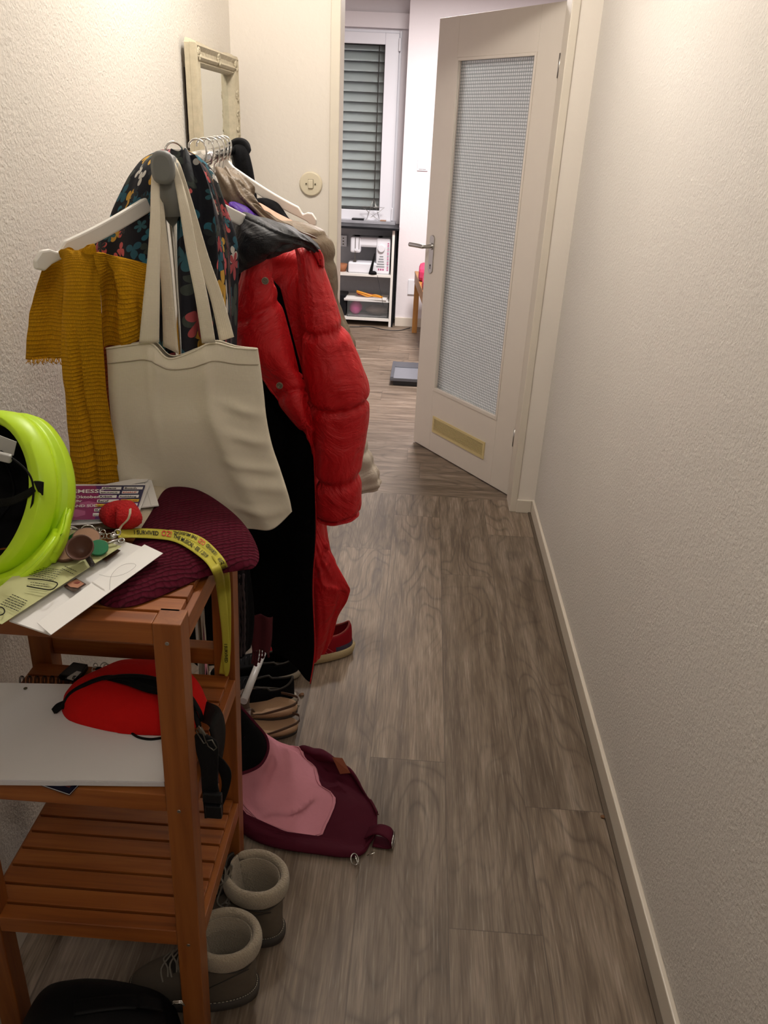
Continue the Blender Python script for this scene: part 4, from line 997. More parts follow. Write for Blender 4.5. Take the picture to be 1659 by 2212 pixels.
M['nylon_black'] = mat_nylon('black_lining', '#040405', .8, .25, 11, .08)
M['nylon_grey'] = mat_nylon('anthracite_nylon', '#222226', .55, .5, 12, .3)
M['nylon_taupe'] = mat_nylon('taupe_nylon', '#766653', .5, .45)
M['nylon_cream'] = mat_nylon('cream_quilt', '#b9ad9f', .6, .4)
# taupe puffer jacket
tp = thing('taupe_jacket', 'taupe quilted jacket hanging behind the red coat', 'jacket', P(640, 1000, 1.98))
garment('jacket_body', [(560, 640, 478, 1.93, .03), (520, 696, 502, 1.93, .06), (500, 716, 545, 1.93, .052), (500, 722, 600, 1.93, .052), (500, 738, 690, 1.93, .052), (500, 762, 742, 1.93, .052), (500, 740, 850, 1.93, .052), (500, 720, 950, 1.95, .052)], M['nylon_taupe'], '', '', parent=tp, quilt=6, qa=.010, fold=.005)
mb = MB().sheet([[P(458, 375, 1.84), P(480, 358, 1.84), P(512, 372, 1.84)], [P(462, 395, 1.80), P(498, 385, 1.79), P(550, 420, 1.80)], [P(480, 425, 1.79), P(520, 425, 1.77), P(580, 460, 1.80)], [P(500, 455, 1.80), P(560, 465, 1.77), P(640, 495, 1.82)], [P(510, 500, 1.82), P(590, 500, 1.80), P(690, 520, 1.86)]], 30, 30, 0, lambda u, v: .012 * nz(u * 6, v * 2.5, 4) + .005 * math.sin(u * 22 + v * 4), .004)
mb.build('jacket_collar', M['nylon_taupe'], tp, subd=1)
# cream quilted garment whose hem shows to the right
M['cream_q'] = M['nylon_cream']
garment('cream_coat', [(640, 700, 700, 2.12, .05), (640, 740, 780, 2.12, .06), (650, 780, 930, 2.12, .06), (650, 800, 985, 2.12, .06), (650, 818, 1035, 2.12, .055), (660, 812, 1056, 2.12, .04), (690, 780, 1062, 2.12, .01)], M['nylon_cream'], 'cream quilted coat whose rounded hem shows right of the red sleeve', 'coat', quilt=9, qa=.008)
# pink garment, black garment, purple garment, red knit
M['pinkcloth'] = mat_fabric('pale_pink_cotton', '#c99c88', 1000, .85, .2, .05, .5, 25)
M['blackcloth'] = mat_fabric('black_jersey', '#060609', 900, .9, .2, .1, .4, 18, .1)
M['purplecloth'] = mat_fabric('purple_satin', '#4c2a86', 1200, .5, .1, .1, .5, 25)
M['redknit'] = mat_knit('dark_red_knit', '#5a0b14', '#9b1c26', .005, .004, .8, .002)
garment('pink_shirt', [(540, 560, 438, 2.025, .02), (540, 610, 468, 2.025, .035), (540, 655, 487, 2.025, .04), (545, 690, 505, 2.025, .04), (560, 680, 600, 2.025, .035), (570, 680, 900, 2.02, .035)], M['pinkcloth'], 'pale pink shirt on the rack, a sliver of shoulder showing above the taupe jacket', 'shirt')
garment('dark_shirt', [(555, 575, 428, 2.10, .02), (545, 600, 440, 2.10, .03), (545, 625, 472, 2.10, .04), (545, 650, 500, 2.10, .032), (560, 660, 600, 2.10, .032), (560, 660, 900, 2.10, .032)], M['blackcloth'], 'black shirt on the rack just in front of the bare far hanger', 'shirt')
garment('purple_scarf', [(496, 506, 436, 1.76, .015), (492, 528, 446, 1.76, .03), (492, 548, 460, 1.76, .035), (492, 566, 476, 1.76, .035), (500, 570, 500, 1.76, .035), (510, 565, 560, 1.78, .04)], M['purplecloth'], 'bright purple scarf tucked between the butterfly scarf and the red coat collar', 'scarf', fold=.008, k=5)
garment('red_cardigan', [(470, 478, 425, 1.72, .012), (468, 492, 445, 1.72, .025), (470, 505, 470, 1.72, .03), (474, 512, 500, 1.72, .03), (480, 512, 600, 1.72, .03)], M['redknit'], 'dark red knitted cardigan edge beside the butterfly scarf', 'cardigan', fold=.004)
# black scarf hung over the far end of the bar
mb = MB().sheet([[P(496, 316, 2.33), P(512, 306, 2.31), P(528, 308, 2.29), P(534, 318, 2.27)], [P(498, 322, 2.27), P(514, 318, 2.25), P(530, 324, 2.24), P(539, 334, 2.24)], [P(512, 370, 2.25), P(520, 370, 2.22), P(536, 372, 2.21), P(550, 375, 2.23)],
                 [P(514, 430, 2.25), P(528, 430, 2.21), P(545, 432, 2.21), P(561, 436, 2.24)], [P(514, 520, 2.25), P(535, 520, 2.21), P(555, 520, 2.21), P(575, 520, 2.25)]], 20, 40, 0, lambda u, v: .010 * math.sin(u * 9 + 2 * v) * v, .01)
tag(mb.build('black_scarf', M['blackcloth'], subd=1), 'black cloth hung over the far end of the rack bar', 'scarf')

# ---- red hooded coat
rc = thing('red_puffer_coat', 'long red quilted coat with black lining and anthracite hood hanging on the rack', 'coat', P(640, 1470, 1.72))
YC = 1.62
# back shell of the coat
garment('coat_body', [(560, 600, 520, 1.775, .03), (520, 670, 550, 1.775, .05), (515, 690, 620, 1.775, .06), (520, 690, 800, 1.775, .06), (530, 690, 1000, 1.795, .06), (540, 695, 1150, 1.815, .055), (540, 715, 1220, 1.815, .04), (545, 705, 1262, 1.815, .012)], M['nylon_red'], '', '', parent=rc, quilt=5, qa=.012)
# front panel
fp = [[P(535, 520, 1.60), P(550, 512, 1.585), P(565, 510, 1.585), P(580, 520, 1.62)], [P(518, 605, 1.59), P(540, 600, 1.575), P(565, 600, 1.575), P(588, 600, 1.61)], [P(500, 687, 1.59), P(535, 687, 1.57), P(580, 687, 1.57), P(617, 687, 1.61)],
      [P(512, 745, 1.59), P(550, 760, 1.57), P(600, 770, 1.57), P(642, 790, 1.62)], [P(568, 818, 1.60), P(597, 822, 1.59), P(632, 828, 1.59), P(660, 836, 1.62)], [P(615, 890, 1.61), P(630, 890, 1.59), P(650, 890, 1.58), P(667, 895, 1.62)], [P(664, 950, 1.63), P(668, 952, 1.62), P(672, 955, 1.62), P(676, 960, 1.64)], [P(675, 990, 1.64), P(676, 990, 1.64), P(677, 991, 1.64), P(678, 992, 1.65)]]
def qd(u, v):
    pin = 0
    for q0, sl in ((.27, -.10), (.62, -.07), (.80, -.05)): pin = max(pin, math.exp(-((v - q0 - sl * (u - .5)) / .014) ** 2))
    return .012 * (math.sin(PI * min(1, max(0, u)))) ** .5 * min(1, max(0, (.9 - v) * 3.5)) - .008 * pin + .004 * nz(u * 3, v * 6, 2) + .003 * nz(u * 9, v * 26, 3) * (.4 + pin)
MB().sheet(fp, 40, 80, 0, qd, .006).build('front_panel', M['nylon_red'], rc, subd=1)
# black lining
ln = [[P(505, 560, 1.66), P(540, 560, 1.66), P(575, 580, 1.66), P(600, 620, 1.67)], [P(505, 760, 1.66), P(560, 760, 1.67), P(610, 780, 1.66), P(650, 800, 1.67)], [P(530, 860, 1.66), P(580, 865, 1.67), P(625, 880, 1.66), P(672, 935, 1.64)], [P(535, 1000, 1.66), P(590, 1000, 1.67), P(640, 1000, 1.65), P(678, 1010, 1.64)],
      [P(535, 1150, 1.66), P(590, 1150, 1.67), P(640, 1150, 1.65), P(681, 1150, 1.64)], [P(520, 1260, 1.67), P(585, 1270, 1.67), P(635, 1270, 1.65), P(674, 1265, 1.64)], [P(505, 1370, 1.68), P(580, 1390, 1.67), P(640, 1420, 1.65), P(678, 1400, 1.64)], [P(520, 1378, 1.68), P(590, 1400, 1.67), P(640, 1435, 1.65), P(669, 1478, 1.64)]]
MB().sheet(ln, 36, 60, 0, lambda u, v: .010 * math.sin(u * 8 + v * 2) + .006 * nz(u * 4, v * 7, 6), .008).build('lining', M['nylon_black'], rc, subd=1)
pe = cat([P(571, 821, 1.59), P(620, 890, 1.60), P(668, 948, 1.625), P(680, 1010, 1.635), P(683, 1150, 1.635), P(676, 1265, 1.635), P(680, 1400, 1.635), P(670, 1477, 1.635)], 60)
MB().tube(pe, .0016, 6).build('red_edge_piping', M['nylon_red'], rc)
# sleeve
def limb(rings, n=44, nv=90, quilts=(), qa=.012, seed=1):
    L = cat([P(r[0], r[1], r[4]) for r in rings], nv); R = cat([P(r[2], r[3], r[4]) for r in rings], nv); Dp = cat([Vector((r[5], 0, 0)) for r in rings], nv)
    out = []; uv = []
    for j in range(nv + 1):
        v = j / nv; c = (L[j] + R[j]) / 2; hx = (R[j] - L[j]) / 2; pin = 1.0
        for q in quilts: pin = min(pin, 1 - math.exp(-((v - q) / .013) ** 2))
        rg = []
        for i in range(n):
            a = 2 * PI * i / n; bmp = -qa * (1 - pin) + .003 * nz(math.cos(a) * 2, math.sin(a) * 2 + 7, v * 7 + seed) + .0035 * nz(math.cos(a) * 7 + v * 9, math.sin(a) * 7, v * 16 + seed) * (1.5 - pin)
            hl_ = max(hx.length, .01)
            rg.append(c + hx * math.cos(a) * (1 + bmp / hl_) + Vector((0, 1, .15)) * math.sin(a) * (Dp[j].x + bmp)); uv.append((i / n * .4, v * .8))
        out.append(rg)
    return out, uv
slv = [(630, 526, 660, 522, 1.665, .018), (640, 545, 678, 536, 1.66, .034), (646, 585, 697, 575, 1.66, .045), (648, 640, 718, 632, 1.655, .05), (654, 695, 736, 690, 1.65, .052), (653, 750, 765, 748, 1.65, .056), (655, 800, 786, 798, 1.645, .058), (664, 848, 798, 842, 1.645, .058), (671, 900, 798, 892, 1.65, .056), (677, 955, 791, 946, 1.65, .055), (680, 1010, 783, 1000, 1.65, .053), (682, 1070, 781, 1060, 1.65, .05), (684, 1100, 780, 1090, 1.65, .048), (684, 1118, 776, 1110, 1.65, .042)]
o_, uv = limb(slv, n=72, nv=150, qa=.010, quilts=(.33, .575, .80, .965)); MB().loft(o_, uv=uv).build('sleeve', M['nylon_red'], rc, subd=1)
# hem corner of the coat swinging out below the sleeve
MB().sheet([[P(640, 1100, 1.74), P(664, 1115, 1.72), P(684, 1140, 1.73)], [P(640, 1180, 1.74), P(680, 1185, 1.70), P(716, 1200, 1.73)], [P(640, 1240, 1.74), P(690, 1246, 1.70), P(748, 1258, 1.73)], [P(640, 1262, 1.74), P(692, 1268, 1.695), P(758, 1276, 1.73)], [P(640, 1285, 1.74), P(692, 1288, 1.695), P(752, 1294, 1.73)], [P(645, 1340, 1.74), P(690, 1340, 1.70), P(733, 1335, 1.73)], [P(650, 1400, 1.74), P(686, 1392, 1.70), P(716, 1385, 1.73)], [P(650, 1440, 1.74), P(680, 1432, 1.72), P(700, 1412, 1.73)]],
            30, 60, 0, lambda u, v: .006 * nz(u * 3, v * 5, 8) - .010 * math.exp(-((v - .42 + .35 * u) / .02) ** 2) + .005 * nz(u * 12 - v * 6, v * 3, 4) - .006 * math.exp(-((u - .82) / .03) ** 2) * (v > .45), .006).build('coat_tail', M['nylon_red'], rc, subd=1)
# hood / collar
hd = [[P(503, 468, 1.62), P(520, 463, 1.58), P(560, 474, 1.58), P(612, 488, 1.60), P(652, 508, 1.64), P(684, 530, 1.67)], [P(500, 490, 1.58), P(530, 482, 1.54), P(580, 492, 1.53), P(630, 506, 1.56), P(665, 522, 1.61), P(690, 542, 1.66)],
      [P(501, 530, 1.56), P(530, 520, 1.51), P(582, 518, 1.50), P(630, 518, 1.54), P(664, 526, 1.60), P(689, 550, 1.65)], [P(507, 568, 1.55), P(528, 562, 1.52), P(576, 545, 1.51), P(622, 530, 1.55), P(655, 528, 1.60), P(680, 540, 1.64)], [P(515, 593, 1.56), P(532, 584, 1.54), P(576, 560, 1.54), P(622, 537, 1.57), P(650, 530, 1.61), P(672, 536, 1.64)]]
MB().sheet(hd, 50, 36, 0, lambda u, v: .004 * nz(u * 4, v * 5, 1) + .0035 * nz(u * 10 - v * 5, v * 4, 9), .005).build('hood', M['nylon_grey'], rc, subd=1)
mb = MB().sheet([[P(662, 522, 1.645), P(676, 528, 1.64), P(690, 540, 1.65)], [P(676, 545, 1.64), P(688, 552, 1.64), P(694, 560, 1.66)], [P(690, 572, 1.64), P(692, 575, 1.64), P(695, 578, 1.66)]], 10, 14, 0, None, .006); mb.build('shoulder_seam_edge', M['nylon_red'], rc)
MB().sheet([[P(498, 480, 1.62), P(510, 474, 1.60), P(522, 480, 1.60)], [P(499, 600, 1.61), P(508, 600, 1.60), P(520, 590, 1.60)], [P(500, 700, 1.62), P(505, 700, 1.61), P(512, 640, 1.61)], [P(503, 740, 1.63), P(506, 742, 1.62), P(510, 700, 1.62)]], 14, 30, 0, None, .005).build('collar_facing', M['nylon_grey'], rc)
M['brass'] = plain('dark_antique_snap', '#5d5345', .35, .9, nstr=0)
for x, y, Y in ((573, 607, 1.555), (604, 833, 1.550), (513, 663, 1.575)):
    c = P(x, y, Y); n = Vector((.12, -.9, .3)).normalized(); mb = MB().tube([c, c + n * .003], .0068, 20)
    ring(mb, c + n * .003, .0045, .0011, n); ring(mb, c + n * .003, .0018, .0009, n); mb.build('snap_button', M['brass'], rc)

# ---- butterfly scarf
M['bfly'] = mat_butterfly()
bs = thing('butterfly_scarf', 'large dark blue scarf printed with coloured butterflies draped over the rack bar', 'scarf', P(430, 900, 1.5))
rb = [(352, 398, 322, 1.47, .015), (318, 426, 340, 1.47, .045), (298, 453, 370, 1.47, .07), (278, 469, 410, 1.47, .08), (258, 481, 450, 1.48, .085), (246, 487, 480, 1.48, .085), (225, 491, 510, 1.48, .085), (215, 495, 545, 1.48, .085), (250, 497, 600, 1.48, .085), (300, 499, 700, 1.48, .08), (330, 497, 800, 1.48, .08), (350, 487, 860, 1.48, .05)]
o_, uv = body(rb, n=96, nv=90, fold=.011, k=9, seed=4); MB().loft(o_, uv=uv).build('scarf_drape', M['bfly'], bs, subd=1)
mb = MB().sheet([[P(375, 325, 1.44), P(395, 320, 1.42), P(420, 335, 1.42)], [P(372, 380, 1.42), P(400, 380, 1.39), P(445, 390, 1.40)], [P(368, 450, 1.41), P(400, 450, 1.38), P(462, 455, 1.39)], [P(366, 560, 1.40), P(405, 560, 1.37), P(470, 560, 1.385)], [P(368, 660, 1.40), P(410, 660, 1.37), P(460, 660, 1.385)], [P(375, 770, 1.40), P(415, 770, 1.375), P(455, 770, 1.385)]], 60, 60, 0, lambda u, v: .014 * math.sin(u * 13 + 2.5 * v) * (.4 + v) + .008 * nz(u * 5, v * 3, 5), .003)
mb.build('scarf_end', M['bfly'], bs, subd=1)
mb = MB().sheet([[P(182, 532, 1.47), P(215, 515, 1.46), P(260, 505, 1.45)], [P(190, 545, 1.47), P(225, 545, 1.46), P(270, 545, 1.45)], [P(215, 590, 1.47), P(250, 590, 1.46), P(290, 590, 1.45)]], 16, 14, 0, lambda u, v: .006 * math.sin(u * 14), .003)
mb.build('scarf_end', M['bfly'], bs, subd=1)

# ---- yellow scarf
M['yknit'] = mat_knit('mustard_ribbed_knit', '#855604', '#e6a81c', .0060, .0030, 1.0, .0035, .004, 18, .8)
ys = thing('yellow_scarf', 'mustard yellow ribbed scarf draped over the left hanger arm', 'scarf', P(180, 1040, 1.275))
mb = MB().sheet([[P(100, 560, 1.315), P(120, 556, 1.315), P(145, 552, 1.315)], [P(80, 620, 1.325), P(110, 620, 1.325), P(140, 620, 1.325)], [P(66, 690, 1.335), P(100, 690, 1.325), P(138, 690, 1.325)], [P(57, 775, 1.335), P(95, 778, 1.335), P(140, 772, 1.325)]], 24, 40, 0, lambda u, v: .006 * math.sin(u * 7 + 1) + .002 * nz(u * 9, v * 9), .004)
mb.build('back_end', M['yknit'], ys, subd=1)
fr_ = MB(); rr = random.Random(8)
for i in range(46):
    x = 58 + i * 1.78; p = P(x, 773 + rr.uniform(-2, 2), 1.332); fr_.tube([p, p + Vector((rr.uniform(-.003, .003), -.001, -.005)), p + Vector((rr.uniform(-.005, .005), 0, -rr.uniform(.008, .013)))], .0006, 4)
f_ = fr_.build('fringe', M['yknit'], ys); f_['kind'] = 'stuff'
mb = MB().sheet([[P(116, 546, 1.275), P(160, 543, 1.265), P(206, 546, 1.265)], [P(130, 560, 1.260), P(170, 556, 1.250), P(212, 556, 1.255)], [P(133, 620, 1.255), P(175, 620, 1.235), P(219, 622, 1.250)], [P(130, 700, 1.255), P(175, 700, 1.235), P(222, 705, 1.250)], [P(131, 780, 1.255), P(178, 780, 1.240), P(225, 780, 1.250)], [P(140, 860, 1.255), P(182, 860, 1.245), P(230, 860, 1.250)], [P(148, 950, 1.255), P(195, 950, 1.245), P(246, 950, 1.250)], [P(156, 1046, 1.255), P(205, 1050, 1.245), P(262, 1048, 1.250)]],
                 44, 120, 0, lambda u, v: .007 * math.sin(u * 6 - .8 + v) + (-.012 * math.exp(-((u - .30 - .2 * v) / .06) ** 2) * min(1, max(0, v - .3) * 3)) + .003 * nz(u * 8, v * 12, 2), .005)
mb.build('front_end', M['yknit'], ys, subd=1)
mb = MB().sheet([[P(200, 545, 1.260), P(225, 548, 1.255), P(265, 556, 1.275), P(330, 572, 1.285)], [P(212, 575, 1.260), P(232, 580, 1.260), P(262, 585, 1.265), P(325, 595, 1.275)], [P(217, 620, 1.270), P(245, 625, 1.275), P(280, 630, 1.260), P(322, 640, 1.270)], [P(221, 690, 1.275), P(250, 695, 1.280), P(292, 690, 1.265), P(318, 700, 1.275)], [P(224, 752, 1.280), P(260, 748, 1.285), P(300, 738, 1.275), P(316, 735, 1.280)]],
                 40, 50, 0, lambda u, v: .010 * math.sin(u * 11 + v * 3.2) * min(1, v * 3 + .1) + .003 * nz(u * 9, v * 7), .005)
mb.build('side_fold', M['yknit'], ys, subd=1)
# rust brown garment behind the yellow scarf
M['rust'] = mat_knit('rust_brown_knit', '#4c210e', '#87401f', .006, .005, .7, .002)
garment('brown_scarf', [(300, 330, 580, 1.46, .02), (230, 325, 640, 1.46, .03), (200, 320, 800, 1.46, .035), (160, 300, 950, 1.46, .035), (146, 290, 1050, 1.45, .03), (150, 290, 1120, 1.45, .03)], M['rust'], 'rust brown knitted scarf just visible behind the yellow scarf', 'scarf')

# ---- tote bag
M['canvas'] = mat_fabric('natural_canvas', '#d9d0bd', 1100, .9, .35, .03, .22, 12)
M['seam'] = plain('stitched_seam_shadow', '#a79c88', .9)  # darker than the canvas around it
tt = thing('tote_bag', 'natural canvas tote bag hanging from the front end of the rack', 'tote bag', P(430, 1140, 1.27))
YT = 1.275
rowsT = [[P(229, 751, YT), P(285, 742, YT - .005), P(330, 738, YT - .01), P(368, 770, YT - .012), (P(420, 755, YT - .012)), P(462, 737, YT - .01), P(510, 748, YT - .005), P(557, 752, YT)],
         [P(232, 790, YT), P(285, 782, YT - .005), P(330, 778, YT - .01), P(370, 795, YT - .01), P(420, 793, YT - .01), P(465, 780, YT - .01), P(515, 788, YT - .005), P(563, 792, YT)],
         [P(235, 850, YT), P(285, 845, YT), P(330, 845, YT), P(372, 850, YT), P(425, 850, YT), P(470, 845, YT), P(520, 848, YT), P(570, 850, YT)],
         [P(240, 910, YT), P(290, 908, YT), P(335, 906, YT), P(380, 905, YT), P(430, 904, YT), P(480, 903, YT), P(530, 905, YT), P(576, 905, YT)],
         [P(247, 970, YT - .01), P(295, 968, YT), P(340, 968, YT), P(390, 966, YT), P(440, 966, YT), P(495, 965, YT), P(545, 965, YT), P(588, 962, YT)],
         [P(256, 1030, YT - .02), P(305, 1030, YT - .01), P(350, 1030, YT), P(400, 1030, YT), P(455, 1028, YT), P(510, 1026, YT), P(560, 1022, YT), P(606, 1015, YT)],
         [P(264, 1090, YT - .03), P(315, 1092, YT - .02), P(360, 1095, YT), P(415, 1097, YT), P(470, 1096, YT), P(525, 1092, YT), P(578, 1085, YT), P(624, 1072, YT)],
         [P(272, 1128, YT - .03), P(322, 1132, YT - .02), P(370, 1134, YT), P(425, 1137, YT), P(480, 1138, YT), P(535, 1138, YT), P(592, 1136, YT), P(631, 1105, YT)]]
def tf(v): return .018 + .055 * math.sin(PI * min(1, v * 1.02)) ** 1.0 if v < .97 else .02
def td(u, v):
    d = .004 * nz(u * 3, v * 4, 1) * (.3 + v)
    d += .012 * math.exp(-((u - (.62 + .22 * v)) / .07) ** 2) * min(1, v * 2.5)                                     # long diagonal fold
    for (cu, cv, su, sv, am) in ((.88, .36, .10, .03, .010), (.90, .52, .12, .03, .011), (.86, .66, .12, .025, .009), (.92, .78, .12, .03, .010), (.82, .88, .14, .025, .007)):
        d += am * math.exp(-((u - cu) / su) ** 2 - ((v - cv - .35 * (u - cu)) / sv) ** 2)
    for cu, sl in ((.26, .15), (.33, .05), (.66, .10)): d += .004 * math.exp(-((u - cu - sl * v) / .022) ** 2) * math.exp(-(v / .45) ** 2) * min(1, v * 8)
    return d
mb = MB().pouch(rowsT, tf, 70, 70, 0, td)
mb.build('bag_body', M['canvas'], tt, solid=.0016, solid_off=1)
# hem stitching and side seam
def tsurf(u, v, off=.0):
    nu_, rr_ = 40, [cat(r, 40) for r in rowsT]; i = min(int(u * 40), 39); cols = [r[i].lerp(r[i + 1], u * 40 - i) for r in rr_]
    c = cat(cols, 60); j = min(int(v * 60), 59); p = c[j].lerp(c[j + 1], v * 60 - j)
    return p + Vector((0, -(tf(v) * math.sin(PI * u) ** .55 * .5 + td(u, v) * math.sin(PI * u) ** .3) - off, 0))
st_ = MB()
st_.tube([tsurf(.01 + .98 * i / 60, .125, .0018) for i in range(61)], .0009, 5)
st_.build('hem_stitching', M['seam'], tt)
hm_ = MB().tube([tsurf(.005 + .99 * i / 80, .0, .0016) + Vector((0, 0, -.001)) for i in range(81)], .0017, 6); hm_.build('rim_edge', M['canvas'], tt)
def yy(a, b): return a, b
hA = [(P(300, 742, 1.248), P(343, 740, 1.248)), (P(308, 660, 1.25), P(344, 660, 1.25)), (P(318, 560, 1.27), P(345, 560, 1.27)), (P(324, 470, 1.30), P(346, 470, 1.30)), (P(326, 400, 1.345), P(344, 400, 1.345)), (P(330, 365, 1.37), P(346, 366, 1.37)), (P(350, 340, 1.385), P(352, 346, 1.37)), (P(362, 336, 1.385), P(358, 344, 1.365)),
      (P(378, 350, 1.36), P(366, 352, 1.35)), (P(394, 395, 1.34), P(378, 398, 1.34)), (P(408, 450, 1.31), P(388, 455, 1.31)), (P(425, 540, 1.28), P(402, 545, 1.28)), (P(448, 640, 1.25), P(422, 645, 1.25)), (P(465, 740, 1.245), P(436, 742, 1.245))]
hB = [(P(352, 748, 1.315), P(386, 765, 1.315)), (P(350, 660, 1.32), P(376, 660, 1.32)), (P(344, 560, 1.33), P(366, 560, 1.33)), (P(338, 470, 1.345), P(356, 470, 1.345)), (P(336, 400, 1.37), P(350, 400, 1.37)), (P(340, 365, 1.39), P(352, 366, 1.385)), (P(356, 339, 1.40), P(358, 345, 1.39)), (P(370, 336, 1.40), P(366, 343, 1.385)),
      (P(388, 352, 1.375), P(376, 354, 1.37)), (P(404, 400, 1.36), P(390, 402, 1.36)), (P(425, 470, 1.345), P(407, 476, 1.345)), (P(452, 560, 1.33), P(428, 566, 1.33)), (P(480, 640, 1.32), P(455, 648, 1.32)), (P(505, 728, 1.315), P(474, 738, 1.315))]
for h_ in (hA, hB): MB().strip(h_, 70, .0022).build('handle', M['canvas'], tt)
M['smudge'] = M['seam']

# ---- dark scarf with twisted fringe and dark coat behind the shelf
M['charknit'] = mat_fabric('charcoal_wool', '#1d181b', 700, .95, .4, .2, .4, 30)
garment('black_coat', [(420, 520, 980, 1.52, .04), (400, 535, 1100, 1.52, .07), (396, 540, 1240, 1.52, .07), (396, 540, 1330, 1.52, .07), (400, 535, 1410, 1.53, .06)], M['blackcloth'], 'black coat hanging low behind the wooden shelf', 'coat', fold=.01)
cs = thing('fringed_scarf', 'charcoal wool scarf with long twisted fringes hanging beside the black coat', 'scarf', P(515, 1420, 1.40))
MB().sheet([[P(440, 420, 1.58), P(455, 420, 1.57), P(470, 420, 1.58)], [P(470, 800, 1.50), P(490, 800, 1.49), P(510, 800, 1.50)], [P(496, 1130, 1.42), P(512, 1130, 1.41), P(533, 1130, 1.42)], [P(497, 1240, 1.41), P(512, 1240, 1.40), P(533, 1240, 1.41)], [P(497, 1262, 1.41), P(512, 1262, 1.40), P(533, 1262, 1.41)]], 14, 14, 0, lambda u, v: .004 * math.sin(u * 12), .004).build('scarf_cloth', M['charknit'], cs)
M['fringe'] = plain('grey_brown_wool_twist', '#3a3033', .95, nscale=300, nstr=.6)
rr = random.Random(2)
for i, (x, ye) in enumerate(((503, 1395), (510, 1400), (518, 1412), (524, 1418), (530, 1412))):
    p = [P(x - 2 + rr.uniform(-1.5, 1.5) + 1.5 * math.sin(k * 1.3 + i), 1240 + (ye - 1240) * k / 6, 1.40 + .004 * (i % 2)) for k in range(7)]
    q = cat(p, 40); MB().tube(q, [.0027 + .0007 * math.sin(j * 1.4) for j in range(41)], 7).build('tassel', M['fringe'], cs)
ms = thing('maroon_scarf', 'maroon fringed scarf end hanging down onto the white rack rail', 'scarf', P(565, 1440, 1.60))
M['maroonwool'] = plain('maroon_wool', '#4a0d18', .95, nscale=260, nstr=.6)
MB().sheet([[P(540, 1330, 1.60), P(562, 1330, 1.59), P(590, 1335, 1.60)], [P(542, 1380, 1.60), P(564, 1380, 1.59), P(588, 1385, 1.60)], [P(545, 1408, 1.60), P(563, 1405, 1.59), P(583, 1412, 1.60)]], 12, 12, 0, lambda u, v: .005 * math.sin(u * 10), .004).build('scarf_cloth', M['maroonwool'], ms)
for i, (x0, x1, ye) in enumerate(((547, 545, 1432), (552, 550, 1436), (558, 553, 1438), (564, 560, 1430), (570, 566, 1420), (578, 580, 1416))):
    MB().tube(cat([P(x0, 1400, 1.598), P((x0 + x1) / 2 + 1, 1418, 1.598), P(x1, ye, 1.60)], 16), [.003 + .0006 * math.sin(j * 1.7) for j in range(17)], 7).build('tassel', M['maroonwool'], ms)

# ================================================================== ON THE FLOOR
M['nubuck'] = plain('grey_brown_nubuck', '#5d5347', .85, nscale=90, nstr=.25, var=.12)
M['nubuck_dk'] = plain('dark_boot_leather', '#332d28', .7, nscale=90, nstr=.2)
M["fleece"] = plain("cream_fleece", "#a89a84", .95, nscale=260, nstr=1.0, var=.12, bdist=.005, sheen=.3)
M['rubber'] = plain('dark_rubber_sole', '#3b3530', .8)
M['lace'] = plain('grey_cord_lace', '#8d867a', .9, nscale=300, nstr=.5)
M['stitch'] = plain('pale_stitching', '#b3a995', .9, nstr=0)
# ---- backpack
M['pinkc'] = mat_fabric('dusty_pink_canvas', '#d08c9a', 1300, .85, .15, .05, .25, 14)
M['burg'] = mat_fabric('burgundy_canvas', '#4a1022', 1300, .8, .15, .08, .25, 14)
M['innerblack'] = plain('black_bag_lining', '#030304', 1.0)
bpk = thing('backpack', 'dusty pink and burgundy roll-top backpack lying open on the floor beside the shelf', 'backpack', (-.2, 1.42, 0))
